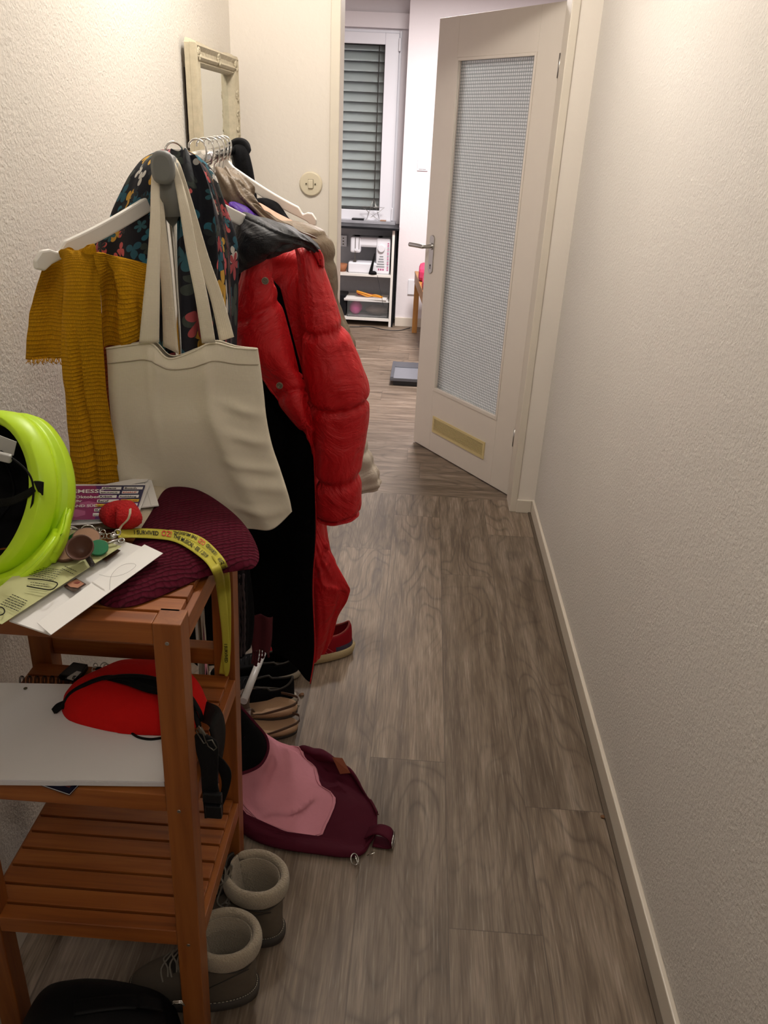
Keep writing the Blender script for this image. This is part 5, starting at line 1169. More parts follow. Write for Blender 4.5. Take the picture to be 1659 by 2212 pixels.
# rings from the open mouth (left) to the base (right); points run over the top from the back to the front and under
RG = [[P(497, 1500, 1.50), P(520, 1528, 1.48), P(550, 1562, 1.47), P(574, 1592, 1.455), P(578, 1622, 1.43), P(562, 1652, 1.40), P(530, 1668, 1.375), P(497, 1674, 1.36), (P(470, 1660, 1.38)), P(455, 1600, 1.45), P(465, 1530, 1.50)],
      [P(510, 1528, 1.58), P(534, 1552, 1.56), P(562, 1584, 1.54), P(584, 1604, 1.51), P(600, 1650, 1.46), P(570, 1700, 1.40), P(535, 1730, 1.365), P(500, 1735, 1.345), (P(478, 1740, 1.36)), P(470, 1700, 1.45), P(500, 1600, 1.55)],
      [P(572, 1594, 1.60), P(592, 1602, 1.58), P(612, 1612, 1.56), P(630, 1632, 1.53), P(630, 1690, 1.45), P(600, 1735, 1.39), P(565, 1770, 1.345), P(525, 1780, 1.325), Vector((-.34, 1.33, .004)), Vector((-.33, 1.42, .002)), Vector((-.31, 1.54, .004))],
      [Vector((-.26, 1.575, .02)), P(655, 1620, 1.57), P(668, 1632, 1.56), P(690, 1665, 1.53), P(688, 1705, 1.46), P(655, 1760, 1.385), P(630, 1795, 1.335), P(605, 1815, 1.303), Vector((-.27, 1.30, .004)), Vector((-.24, 1.42, .002)), Vector((-.23, 1.54, .004))],
      [Vector((-.18, 1.56, .015)), P(705, 1630, 1.555), P(718, 1642, 1.545), P(735, 1680, 1.51), P(745, 1720, 1.44), P(718, 1775, 1.365), P(700, 1808, 1.325), P(690, 1832, 1.290), Vector((-.16, 1.29, .004)), Vector((-.15, 1.42, .002)), Vector((-.16, 1.53, .004))],
      [Vector((-.115, 1.53, .012)), P(752, 1662, 1.52), P(764, 1680, 1.51), P(780, 1712, 1.475), P(790, 1745, 1.42), P(772, 1795, 1.350), P(762, 1822, 1.315), P(752, 1838, 1.288), Vector((-.09, 1.285, .004)), Vector((-.08, 1.40, .002)), Vector((-.10, 1.50, .004))],
      [Vector((-.055, 1.46, .010)), P(795, 1726, 1.455), P(800, 1736, 1.45), P(810, 1754, 1.43), P(816, 1768, 1.405), P(806, 1800, 1.355), P(795, 1822, 1.325), P(778, 1840, 1.29), Vector((-.05, 1.30, .004)), Vector((-.04, 1.38, .002)), Vector((-.05, 1.44, .004))],
      [Vector((-.03, 1.41, .012)), P(814, 1755, 1.42), P(816, 1760, 1.415), P(819, 1768, 1.41), P(820, 1776, 1.40), P(815, 1790, 1.37), P(810, 1800, 1.35), P(803, 1808, 1.345), Vector((-.035, 1.345, .006)), Vector((-.028, 1.37, .004)), Vector((-.028, 1.40, .006))]]
N_ = 66
rr8 = [cat(r, N_, True) for r in RG]; nv_ = 90
cols_ = [cat([r[i] for r in rr8], nv_) for i in range(N_)]
def bdisp(i, j):
    u, v = i / N_, j / nv_
    return .016 * nz(u * 9, v * 6, 3) + .009 * nz(u * 16, v * 13, 5) + (.014 * math.exp(-((u - .38 - .12 * math.sin(v * 7)) / .03) ** 2) * math.exp(-((v - .38) / .18) ** 2))
rings_ = []
for j in range(nv_ + 1):
    cen = sum((cols_[i][j] for i in range(N_)), Vector()) / N_
    rings_.append([cols_[i][j] + ((cols_[i][j] - cen).normalized() * bdisp(i, j) * math.sin(PI * j / nv_) ** .3 if cols_[i][j].z > .02 else Vector()) for i in range(N_)])
def lim_(u):
    u = u % 1.0
    pts = ((0, .40), (.31, .40), (.345, .42), (.37, .53), (.45, .55), (.53, .56), (.55, .54), (.575, .22), (.60, .10), (.90, .10), (.95, .40), (1.0, .40))
    for (a, x), (b, y) in zip(pts, pts[1:]):
        if u <= b: return x + (y - x) * (u - a) / (b - a)
    return .5
def bpt(i, v):
    i %= N_; f = v * nv_; k = min(int(f), nv_ - 1); return rings_[k][i].lerp(rings_[k + 1][i], f - k)
def bpart(pink):
    out = []; uv = []; n = 56
    for j in range(n + 1):
        out.append([bpt(i, lim_(i / N_) * j / n if pink else lim_(i / N_) + (1 - lim_(i / N_)) * j / n) for i in range(N_)]); uv += [(i / N_ * .8, j / n * .3) for i in range(N_)]
    mb = MB(); mb.loft(out, caps=False, uv=uv); return mb
bpart(True).build('pink_panel', M['pinkc'], bpk, solid=.003)
bpart(False).build('burgundy_panel', M['burg'], bpk, solid=.003)
inn = MB(); r0 = rings_[0]; cen = sum(r0, Vector()) / N_; axv = Vector((.13, .02, -.03))
axv = (r0[16] - r0[0]).cross(r0[40] - r0[0]).normalized()
if axv.x < 0: axv = -axv
inn.loft([[cen + (p - cen) * k + axv * d for p in r0] for k, d in ((.985, .0), (.80, .016), (.60, .030), (.30, .038), (.02, .038))], caps=False); inn.build('inner_lining', M['innerblack'], bpk)
MB().tube([p for p in r0], .0042, 8, closed=True).build('mouth_binding', M['burg'], bpk)
flp = MB().sheet([[P(500, 1500, 1.49), P(470, 1510, 1.47), P(440, 1530, 1.44)], [P(520, 1530, 1.50), P(505, 1520, 1.44), P(455, 1560, 1.42)], [P(530, 1560, 1.47), P(505, 1560, 1.42), P(470, 1580, 1.42)]], 14, 14, 0, None, .003)
for q0, q1 in ((0, 18), (19, 36)):
    MB().tube([bpt(i, lim_(i / N_) - .012) + Vector((0, -.0006, .0012)) for i in range(q0, q1 + 1)], .0013, 6).build('panel_seam', M['pinkc'], bpk)
a_, b_, c_, d_ = P(718, 1638, 1.535), P(740, 1640, 1.53), P(757, 1672, 1.50), P(735, 1674, 1.505)
M['tan'] = plain('tan_leather_patch', '#8a4a2e', .6, nscale=60)
MB().prism([p + Vector((0, -.004, .006)) for p in (a_, b_, c_, d_)], (0, -.001, .0025)).build('leather_patch', M['tan'], bpk)
lp = MB().strip([(Vector((-.045, 1.365, .012)), Vector((-.055, 1.33, .012))), (Vector((-.02, 1.36, .030)), Vector((-.03, 1.33, .030))), (Vector((.006, 1.35, .032)), Vector((0, 1.318, .030))), (Vector((.014, 1.345, .012)), Vector((.010, 1.31, .012))), (Vector((.0, 1.345, .004)), Vector((-.004, 1.312, .004))), (Vector((-.03, 1.345, .004)), Vector((-.035, 1.315, .004)))], 30, .0025)
lp.build('webbing_loop', M['burg'], bpk)
mb = MB(); ring(mb, Vector((-.072, 1.27, .012)), .012, .0016, (.7, -.3, .6)); ring(mb, Vector((-.066, 1.268, .010)), .011, .0016, (.9, .3, .3)); mb.build('carabiner', M['chrome'], bpk)
MB().tube([Vector((.014, 1.350, .024)), Vector((.017, 1.345, .006)), Vector((.012, 1.308, .006)), Vector((.010, 1.312, .024))], .0014, 6, closed=True).tube([Vector((-.035, 1.30, .004)), Vector((-.028, 1.292, .012)), Vector((-.045, 1.29, .004))], .0013, 6).build('ladder_buckle', M['chrome'], bpk)
# zip corner behind the shelf leg
# ---- boots (toe to -x, heel at +x)
def shoe_ring(cx, hx, hy, z, n=40, toe=0.0, heel=0.0, sq=.85, dy=0):
    o = []
    for k in range(n):
        a = 2 * PI * k / n; c, s_ = math.cos(a), math.sin(a)
        wv = hy * (1 - toe * max(0, -c) ** 2 - heel * max(0, c) ** 2) * (1 + .10 * math.cos(2 * (a - PI)) * 0)
        o.append(Vector((cx + hx * math.copysign(abs(c) ** sq, c), dy + wv * math.copysign(abs(s_) ** sq, s_), z)))
    return o
def make_boot(label):
    r = thing('winter_boot', label, 'boot', (0, 0, 0), 'fleece-lined winter boots')
    MB().loft([shoe_ring(-.03, .118, .045, 0, toe=.15), shoe_ring(-.03, .128, .050, .006, toe=.15), shoe_ring(-.03, .129, .051, .024, toe=.15), shoe_ring(-.03, .124, .046, .028, toe=.15)]).build('sole', M['rubber'], r)
    up = [(-.03, .122, .044, .026), (-.028, .121, .045, .045), (-.012, .104, .045, .070), (.018, .074, .044, .095), (.032, .059, .043, .120), (.036, .055, .044, .150), (.037, .056, .046, .175), (.037, .057, .047, .182)]
    rings = [cat([Vector((a, b, 0)) for a, b, _, _ in up], 30), cat([Vector((c, d, 0)) for _, _, c, d in up], 30)]
    L_ = []
    for j in range(31):
        L_.append([p + Vector((.0012 * nz(p.x * 30, p.y * 30, p.z * 30), .0015 * nz(p.x * 25, p.z * 30, 2), 0)) for p in shoe_ring(rings[0][j].x, rings[0][j].y, rings[1][j].x, rings[1][j].y, toe=.25)])
    MB().loft(L_, caps=False).build('upper', M['nubuck'], r, solid=.004)
    # fleece collar: turned-down roll, open at the front
    col = []; lin = []; mc = 46
    for k in range(mc + 1):
        a = -PI + .50 + (2 * PI - 1.0) * k / mc; c, s_ = math.cos(a), math.sin(a); cx, hx, hy = .037, .059, .049
        o = Vector((cx + hx * c, hy * s_, 0)); nrm = Vector((c / hx, s_ / hy, 0)).normalized(); drop = .0
        pr = [(.006, -.042), (.011, -.026), (.012, -.006), (.008, .007), (.001, .010), (-.006, .006), (-.008, -.006), (-.007, -.03), (-.005, -.06), (-.002, -.03)]
        taper = min(1, min(k, mc - k) / 3 + .45)
        col.append([o + nrm * (x * taper + .0012 * nz(a * 6, q * .9)) + Vector((0, 0, .184 + z * (1 if z > 0 else taper) + .0015 * nz(a * 5, q))) for q, (x, z) in enumerate(pr)])
        lin.append([o + nrm * x + Vector((0, 0, z)) for x, z in ((-.008, .18), (-.010, .14), (-.012, .09), (-.020, .05))])
    MB().loft(col, wrap=True).build('fleece_collar', M['fleece'], r, subd=1)
    MB().loft(lin, wrap=False, caps=False).loft([shoe_ring(.02, .07, .035, .045), shoe_ring(.02, .001, .001, .044)], caps=False).build('fleece_lining', M['fleece'], r, solid=.002)
    tg = [[Vector((-.075, -.020, .078)), Vector((-.078, 0, .084)), Vector((-.075, .020, .078))], [Vector((-.035, -.022, .115)), Vector((-.042, 0, .118)), Vector((-.035, .022, .115))], [Vector((-.020, -.022, .160)), Vector((-.026, 0, .162)), Vector((-.020, .022, .160))], [Vector((-.018, -.018, .205)), Vector((-.022, 0, .210)), Vector((-.018, .018, .205))]]
    MB().sheet(tg, 10, 24, 0, None, .005).build('tongue', M['nubuck_dk'], r)
    pad = MB().sheet([[Vector((-.012, -.016, .205)), Vector((-.014, 0, .207)), Vector((-.012, .016, .205))], [Vector((-.008, -.018, .15)), Vector((-.010, 0, .15)), Vector((-.008, .018, .15))], [Vector((.0, -.014, .10)), Vector((0, 0, .10)), Vector((.0, .014, .10))]], 8, 14, 0, lambda u, v: .001 * nz(u * 9, v * 9), .004)
    pad.build('tongue_fleece', M['fleece'], r)
    lc_ = MB()
    for i, (x, z) in enumerate(((-.082, .082), (-.064, .098), (-.048, .115), (-.038, .135), (-.031, .155))):
        for s_ in (-1, 1):
            p = cat([Vector((x, .030 * s_, z - .008)), Vector((x - .007, .010 * s_, z + .004)), Vector((x + .006, -.012 * s_, z + .012)), Vector((x + .010, -.028 * s_, z + .006))], 12); lc_.tube(p, .0018, 6)
    lc_.build('lace', M['lace'], r)
    sm_ = MB()
    ring_ = shoe_ring(-.03, .1245, .0475, .031, n=90, toe=.15)
    for k in range(0, 90): sm_.tube([ring_[k], ring_[k].lerp(ring_[(k + 1) % 90], .6)], .0008, 4)
    sm_.build('welt_stitching', M['stitch'], r)['kind'] = 'stuff'
    bd_ = MB()
    for s_ in (-1, 1): bd_.tube(cat([Vector((-.02, .046 * s_, .05)), Vector((.01, .0475 * s_, .085)), Vector((.045, .0485 * s_, .115)), Vector((.085, .032 * s_, .125))], 20), .0012, 6)
    bd_.tube(cat([Vector((.098, 0, .135)), Vector((.08, .038, .137)), Vector((.045, .0495, .140)), Vector((.005, .042, .143))], 20), .0020, 6).tube(cat([Vector((.098, 0, .135)), Vector((.08, -.038, .137)), Vector((.045, -.0495, .140)), Vector((.005, -.042, .143))], 20), .0020, 6)
    bd_.build('seam_cord', M['nubuck_dk'], r)
    return r
b1 = make_boot('grey-brown fleece-lined winter boot nearest the camera, just right of the shelf leg')
b1.location = (-.322, .955, 0); b1.rotation_euler = (0, 0, math.radians(4)); b1.scale = (.96, .96, .86)
b2 = copy_tree(b1, (-.292, 1.095, 0), math.radians(-14), 'grey-brown fleece-lined winter boot with a tied bow, standing behind the nearer boot', 'fleece-lined winter boots', (.98, .98, .90))
WORLD[b2.name] = Vector(b2.location)
bw = MB(); c0 = P(484, 1908, 1.08)
for pts in ([(482, 1905), (470, 1885), (478, 1870), (487, 1880), (484, 1905)], [(486, 1903), (492, 1880), (500, 1868), (500, 1880), (487, 1905)], [(484, 1908), (474, 1930), (470, 1950), (485, 1960), (495, 1945), (486, 1910)], [(486, 1908), (495, 1925), (490, 1945), (478, 1955)], [(482, 1906), (468, 1920), (462, 1945)], [(486, 1950), (510, 1955), (530, 1965)]):
    bw.tube(cat([P(x, y, 1.06 + .006 * (i % 2)) for i, (x, y) in enumerate(pts)], 26), .0018, 7)
bw.ell(c0, (.005, .004, .004))
o = bw.build('lace_bow', M['lace'], None); o.parent = b2; o.matrix_parent_inverse = (Matrix.Translation(b2.location) @ Matrix.Rotation(b2.rotation_euler.z, 4, 'Z') @ Matrix.Diagonal((.98, .98, .90, 1))).inverted()

# ---- low shoes (toe to -x, heel at +x), open top
def low_shoe(name, label, loc, rz, mats, sole_h=.022, hh=.062, group=None, L_=.135, flare=0, rollsole=False, cat_='shoe'):
    m_up, m_sole, m_in, m_lace = mats
    r = thing(name, label, cat_, (0, 0, 0), group)
    MB().loft([shoe_ring(-.02, L_ - .006, .038, 0, toe=.1), shoe_ring(-.02, L_ + .002, .043, .004, toe=.1), shoe_ring(-.02 + flare, L_ + .003 + flare, .044, sole_h, toe=.1), shoe_ring(-.02, L_ - .006, .038, sole_h + .003, toe=.1)]).build('sole', m_sole, r)
    rings = []
    n = 48
    for j in range(17):
        t = j / 16; o = []
        for k in range(n):
            a = 2 * PI * k / n; c, s_ = math.cos(a), math.sin(a)
            top = (hh + .014 * max(0, c) ** 2 * 1.2 + .01 * max(0, c) ** 8 if c > -.1 else hh + .010 * (1 + c) - .0)
            # opening ellipse (foot hole)
            ox, oy = .045 + .062 * c, .028 * s_; bx, by = -.02 + (L_ - .003) * math.copysign(abs(c) ** .85, c), .041 * math.copysign(abs(s_) ** .85, s_) * (1 - .1 * max(0, -c) ** 2)
            e = t ** (2.6 if c > -.2 else 1.5 + 1.1 * max(0, (c + 1) / .8))
            z = sole_h + (top - sole_h) * (math.sin(t * PI / 2) ** .8)
            o.append(Vector((bx * (1 - e) + ox * e, by * (1 - e) + oy * e, z)))
        rings.append(o)
    MB().loft(rings, caps=False).build('upper', m_up, r, solid=.003, subd=1)
    MB().tube(rings[-1], .0032, 8, closed=True).build('collar_edge', m_in, r)
    MB().loft([shoe_ring(.045, .06, .027, sole_h + .006), shoe_ring(.045, .001, .001, sole_h + .006)], caps=False).build('insole', m_in, r)
    if m_lace:
        lc_ = MB()
        for i in range(5):
            x = -.075 + .014 * i; z = sole_h + .034 + .006 * i
            lc_.tube(cat([Vector((x, -.022, z - .008)), Vector((x + .002, 0, z + .001)), Vector((x + .004, .022, z - .008))], 10), .0018, 6)
        lc_.build('lace', m_lace, r)
    r.location = loc; r.rotation_euler = (0, 0, rz); return r
M['blackcanvas'] = mat_fabric('black_shoe_canvas', '#0e0e10', 900, .9, .3, .1, .2)
M['offwhite'] = plain('off_white_rubber', '#a79f8f', .7); M['greylin'] = plain('grey_shoe_lining', '#3c3833', .9); M['blacklace'] = plain('black_lace', '#17171a', .8)
sA = low_shoe('canvas_shoe', 'black canvas shoe with off-white sole, nearer of the pair below the coat hem', P(596, 1530, 1.77) * 0 + Vector((-.405, 1.80, 0)), math.radians(6), (M['blackcanvas'], M['offwhite'], M['greylin'], M['blacklace']), group='black canvas shoes')
sB = copy_tree(sA, (-.41, 1.915, 0), math.radians(12), 'black canvas shoe with off-white sole, farther of the pair, partly under the black coat hem', 'black canvas shoes')
M['redmesh'] = mat_fabric('red_sneaker_mesh', '#8e1220', 1500, .8, .3, .1, .1); M['creamsole'] = plain('cream_foam_sole', '#b9a77f', .8, nscale=300, nstr=.6, bdist=.002); M['redlin'] = plain('rust_red_lining', '#8a3b36', .9)
sn = low_shoe('red_sneaker', 'red running sneaker with thick cream sole poking out beneath the coat hem', (-.262, 2.035, 0), math.radians(22), (M['redmesh'], M['creamsole'], M['redlin'], None), sole_h=.030, hh=.085, flare=.003, L_=.14)
WORLD[sn.name] = Vector((0, 0, 0))
M['purplegrey'] = plain('purple_grey_heel', '#3c3550', .7)
mb = MB(); rows = []
for i in range(9):
    a = -.95 + 1.5 * i / 8 - .1; c, s_ = math.cos(a), math.sin(a)
    rows.append([Vector((-.02 + (.14 - .002) * abs(c) ** .85 * 1.0, .0415 * math.copysign(abs(s_) ** .85, s_), .032)), Vector((-.022 + (.14 - .001) * abs(c) ** .85, .041 * math.copysign(abs(s_) ** .85, s_), .048)), Vector((-.028 + .138 * abs(c) ** .85, .039 * math.copysign(abs(s_) ** .85, s_), .062))])
mb.sheet(rows, 8, 16, 0, None, .0015); mb.build('heel_counter', M['purplegrey'], sn)
mb = MB()
for i in range(5):
    x = -.045 + .020 * i; mb.tube(cat([Vector((x - .03, -.030, .078 - .004 * i)), Vector((x - .01, -.042, .055)), Vector((x + .012, -.043, .036))], 14), .0012, 6)
M['redstripe'] = plain('lighter_red_rib', '#a4323a', .6)
mb.build('side_ribs', M['redstripe'], sn)
# ---- sandals
M['cork'] = plain('cork_footbed', '#a88768', .85, nscale=300, nstr=.4); M['sandal'] = plain('taupe_sandal_leather', '#5a4334', .6, nscale=80)
def sandal(label, loc, rz):
    r = thing('sandal', label, 'sandal', (0, 0, 0), 'brown cork sandals')
    MB().loft([shoe_ring(0, .120, .040, 0, toe=-.05), shoe_ring(0, .122, .043, .012, toe=-.05)]).build('sole', M['rubber'], r, bevel=.002)
    MB().loft([shoe_ring(0, .121, .042, .012, toe=-.05), shoe_ring(0, .122, .043, .024, toe=-.05), shoe_ring(0, .114, .036, .026, toe=-.05), shoe_ring(0, .100, .026, .020, toe=-.05), shoe_ring(0, .01, .005, .018, toe=-.05)]).build('footbed', M['cork'], r)
    st_ = MB().strip([(Vector((-.06, -.043, .020)), Vector((.01, -.043, .020))), (Vector((-.045, -.040, .045)), Vector((.0, -.038, .048))), (Vector((-.035, -.012, .062)), Vector((-.005, -.012, .066))), (Vector((-.035, .014, .062)), Vector((-.005, .014, .066))), (Vector((-.05, .040, .042)), Vector((.0, .038, .045))), (Vector((-.06, .043, .020)), Vector((.01, .043, .020)))], 30, .003)
    st_.strip([(Vector((-.078, -.004, .022)), Vector((-.078, .004, .022))), (Vector((-.065, -.008, .052)), Vector((-.065, .008, .052))), (Vector((-.03, -.014, .064)), Vector((-.03, .014, .064)))], 14, .003)
    st_.build('strap', M['sandal'], r)
    MB().strip([(Vector((.0, -.042, .024)), Vector((.012, -.042, .024))), (Vector((.05, -.045, .030)), Vector((.052, -.045, .037))), (Vector((.115, -.020, .036)), Vector((.115, -.020, .044))), (Vector((.124, 0, .038)), Vector((.124, 0, .046))), (Vector((.115, .020, .036)), Vector((.115, .020, .044))), (Vector((.05, .045, .030)), Vector((.052, .045, .037))), (Vector((.0, .042, .024)), Vector((.012, .042, .024)))], 40, .002).build('heel_strap', M['sandal'], r)
    mb = MB(); ring(mb, Vector((-.02, -.028, .060)), .007, .0012, (0, -.6, .8)); mb.build('strap_buckle', M['chrome'], r)
    r.location = loc; r.rotation_euler = (0, 0, rz); return r
s1 = sandal('brown cork sandal, upper of the two, its buckle showing beside the backpack mouth', (-.385, 1.735, .030), math.radians(-2))
s1.rotation_euler = (0, math.radians(-7), math.radians(-4)); s1.location = (-.392, 1.742, .012)
s2 = copy_tree(s1, (-.385, 1.672, 0.0), math.radians(10), 'brown cork sandal lying lower, its heel on the floor near the backpack', 'brown cork sandals')
# small crumbs
M['leaf'] = plain('dry_leaf_brown', '#6b4a2e', .9)
def crumb(name, label, c, s_, seed):
    mb = MB(); mb.ell(c + Vector((0, 0, s_ * .3)), (s_, s_ * .8, s_ * .35), nu=12, nv=8, f=lambda q, p: q * (1 + .5 * nz(p.x * 2 + seed, p.y * 2, p.z * 2))); return tag(mb.build(name, M['leaf']), label, 'crumb')
crumb('crumb', 'brown crumb on the floor beside the right baseboard', onz_ := PZ(1303, 1766, 0), .007, 1)
lf2 = MB().sheet([[PZ(645, 1502, .001), PZ(650, 1497, .004), PZ(656, 1497, .001)], [PZ(648, 1506, .001), PZ(652, 1503, .006), PZ(657, 1503, .002)]], 6, 5, 0, None, .0006).tube([PZ(640, 1493, .002), PZ(648, 1501, .003)], .0006, 5)
tag(lf2.build('dry_leaf', M['leaf']), 'small curled dry leaf on the floor beside the black shoes', 'leaf')
ls = MB().tube(cat([PZ(620, 1523, .004), PZ(632, 1520, .003), PZ(640, 1522, .002), PZ(647, 1524, .002)], 14), .0014, 5).tube(cat([PZ(622, 1525, .003), PZ(630, 1526, .002), PZ(645, 1527, .002)], 14), .0014, 5)
tag(ls.build('shoe_lace', M['offwhite']), 'pale loose lace end lying on the floor beside the black shoe', 'lace')
# ---- dark leather bag under the shelf
M['darkleather'] = plain('near_black_leather', '#08080a', .6, nscale=60, nstr=.3)
db = thing('leather_bag', 'black leather bag lying on the floor under the lowest shelf tier', 'bag', (-.48, .85, 0))
MB().pillow([Vector(p) for p in ((-.61, .73, .003), (-.55, .70, .003), (-.42, .69, .003), (-.345, .71, .003), (-.335, .78, .003), (-.335, .83, .003), (-.36, .88, .003), (-.45, .89, .003), (-.55, .89, .003), (-.61, .87, .003), (-.62, .80, .003))], .175, n=80, rings=16, disp=lambda q: .012 * nz(q.x * 12, q.y * 12, 4)).build('bag_body', M['darkleather'], db)
MB().strip([(Vector((-.50, .80, .188)), Vector((-.49, .775, .188))), (Vector((-.42, .82, .182)), Vector((-.41, .795, .185))), (Vector((-.37, .84, .145)), Vector((-.36, .815, .15)))], 20, .004).build('bag_strap', M['darkleather'], db)
MB().tube([P(370, 2172, .80), P(375, 2163, .80), P(392, 2162, .80), P(398, 2172, .80), P(392, 2166, .80), P(376, 2166, .80)], .0012, 6, closed=True).build('buckle', M['chrome'], db)
# dark low shoe behind under the shelf
low_shoe('dark_shoe', 'dark low shoe hidden in shadow under the shelf beyond the boots', (-.42, 1.17, 0), math.radians(170), (M['nubuck_dk'], M['rubber'], M['greylin'], None))

# ================================================================== MIRROR, SWITCH
M['antique'] = plain('antiqued_cream_gilt', '#b5aa92', .5, nscale=55, nstr=.4, var=.25)
M['antique_dk'] = plain('dark_brown_backing', '#3f2f26', .8)
M['mirror'] = mat_emit_free_mirror()
XM = XL + .045
my0, my1, mz0, mz1 = 2.56, 3.10, .98, 1.70
mr = thing('wall_mirror', 'cream carved antique mirror hanging on the left wall above the rack', 'mirror', (XL + .02, (my0 + my1) / 2, mz0))
MB().box((XL + .001, my0 + .03, mz0 + .02), (XL + .016, my1 - .03, mz1 - .06)).build('backing_board', M['antique_dk'], mr)
def fprof(y0, y1, z0, z1):
    """profile of the moulding: outer edge to inner edge, (inset, height off wall)"""
    return [(0, .014), (.001, .028), (0, .030), (.001, .044), (.006, .047), (.020, .040), (.034, .041), (.040, .046), (.046, .040), (.050, .036), (.056, .041), (.060, .034), (.064, .020)]
fr = MB(); pr = fprof(0, 0, 0, 0); rings = []
def corner(ins): return [(my0 + ins, mz0 + ins), (my1 - ins, mz0 + ins), (my1 - ins, mz1 - ins), (my0 + ins, mz1 - ins)]
vs = []; fs = []
NS = 60; path = []
for side in range(4):
    for k in range(NS):
        path.append((side, k / NS))
for side, t in path:
    rg = []
    for q, (ins, h) in enumerate(pr):
        ins *= .82
        c = corner(ins); a = c[side]; b = c[(side + 1) % 4]; y = a[0] + (b[0] - a[0]) * t; z = a[1] + (b[1] - a[1]) * t
        if side == 2 and q <= 3:      # scalloped top edge
            w_ = 1 - q / 4; z += w_ * (.020 * abs(math.cos(t * PI * 1.0)) ** 2.2 - .008 + .008 * math.exp(-((t - .5) / .05) ** 2))
        orn = .004 * max(0, nz(y * 70, z * 70, 3)) * (1 if q in (5, 6) else .3)
        rg.append(Vector((XL + h + orn, y, z)))
    rings.append(rg)
fr.loft(rings, closed=True, wrap=False, caps=False, smooth=False); fr.build('mirror_frame', M['antique'], mr, solid=.003)
rr = random.Random(4)
for (y, z) in ((my0 + .03, mz1 - .02), (my1 - .03, mz1 - .02), ((my0 + my1) / 2, mz1 - .018), (my1 - .022, mz1 - .11), (my1 - .020, mz1 - .17), (my1 - .022, mz1 - .22), (my1 - .03, mz0 + .03), (my0 + .03, mz0 + .03)):
    orn = MB()
    for k in range(9):
        a = k * .7 + rr.uniform(-.2, .2); d = .003 + .0022 * k; orn.ell((XL + .0465, y + d * math.cos(a), z + d * math.sin(a)), (.005, .0045 + .002 * rr.random(), .0075), nu=8, nv=6, M4=Matrix.Rotation(a, 4, 'X'))
    orn.build('carved_ornament', M['antique'], mr)
gm = MB(); gx = XL + .022
gm.add([Vector((gx, my0 + .05, mz0 + .05)), Vector((gx, my1 - .05, mz0 + .05)), Vector((gx, my1 - .05, mz1 - .05)), Vector((gx, my0 + .05, mz1 - .05))], [(0, 1, 2, 3)]); gm.build('mirror_glass', M['mirror'], mr)
# round light switch on the end wall
M['ivory'] = plain('ivory_bakelite', '#d3c8b0', .35, nscale=6, var=.04, nstr=.02)
c = P(672, 397, YB); lsw = thing('light_switch', 'round ivory light switch on the end wall left of the doorway', 'light switch', c)
MB().tube([c + Vector((0, 0, 0)), c + Vector((0, -.006, 0)), c + Vector((0, -.009, 0)), c + Vector((0, -.010, 0))], [.043, .043, .041, .038], 48).build('cover_plate', M['ivory'], lsw)
MB().box((c.x - .009, c.y - .018, c.z - .015), (c.x + .009, c.y - .010, c.z + .015)).build('rocker', M['ivory'], lsw, bevel=.002)
MB().box((c.x - .0100, c.y - .0104, c.z - .0160), (c.x + .0100, c.y - .009, c.z + .0160)).build('rocker_gap', M['ventdark'], lsw)
for s_ in (-1, 1): MB().tube([c + Vector((s_ * .017, -.0115, 0)), c + Vector((s_ * .017, -.0135, 0))], .0028, 10).build('screw', M['ventdark'], lsw)

# ================================================================== FAR ROOM
YF = YN
# double switch
c = P(913, 357, YF); sw = thing('wall_switch', 'white double rocker switch on the far room wall left of the open door', 'light switch', c)
MB().box((c.x - .041, c.y - .009, c.z - .041), (c.x + .041, c.y, c.z + .041)).build('cover_plate', M['pvc'], sw, bevel=.003)
for s_ in (-1, 1): MB().box((c.x + (.001 if s_ > 0 else -.028), c.y - .014, c.z - .028), (c.x + (.028 if s_ > 0 else -.001), c.y - .009, c.z + .028)).build('rocker', M['pvc'], sw, bevel=.001)
# wardrobe-like cabinet
cbx1, cbz = -.232, .795; cbx0 = -1.15; cy0, cy1 = 6.72, 7.045
cb = thing('window_cabinet', 'open white cabinet with black top and black side edge below the far window', 'cabinet', ((cbx0 + cbx1) / 2, 6.88, 0))
M['blackboard'] = plain('black_laminate', '#15161a', .35, nstr=.02); M['greyback'] = plain('grey_back_panel', '#a5a6ab', .7)
MB().box((cbx0, cy0 - .03, cbz - .018), (cbx1 + .02, cy1, cbz)).build('top_board', M['blackboard'], cb, bevel=.002)
MB().box((cbx1 - .034, cy0, 0), (cbx1 - .014, cy1, cbz - .018)).build('side_panel', M['white'], cb); MB().box((cbx1 - .014, cy0 + .002, 0), (cbx1, cy1, cbz - .018)).build('side_panel', M['blackboard'], cb)
MB().box((cbx0, cy0, 0), (cbx0 + .02, cy1, cbz - .018)).build('side_panel', M['white'], cb)
for z in (.405, .045): MB().box((cbx0 + .02, cy0, z), (cbx1 - .034, cy1 - .012, z + .018)).build('shelf_board', M['white'], cb)
MB().box((cbx0 + .02, cy1 - .01, .045), (cbx1 - .034, cy1, cbz - .018)).build('back_panel', M['greyback'], cb)
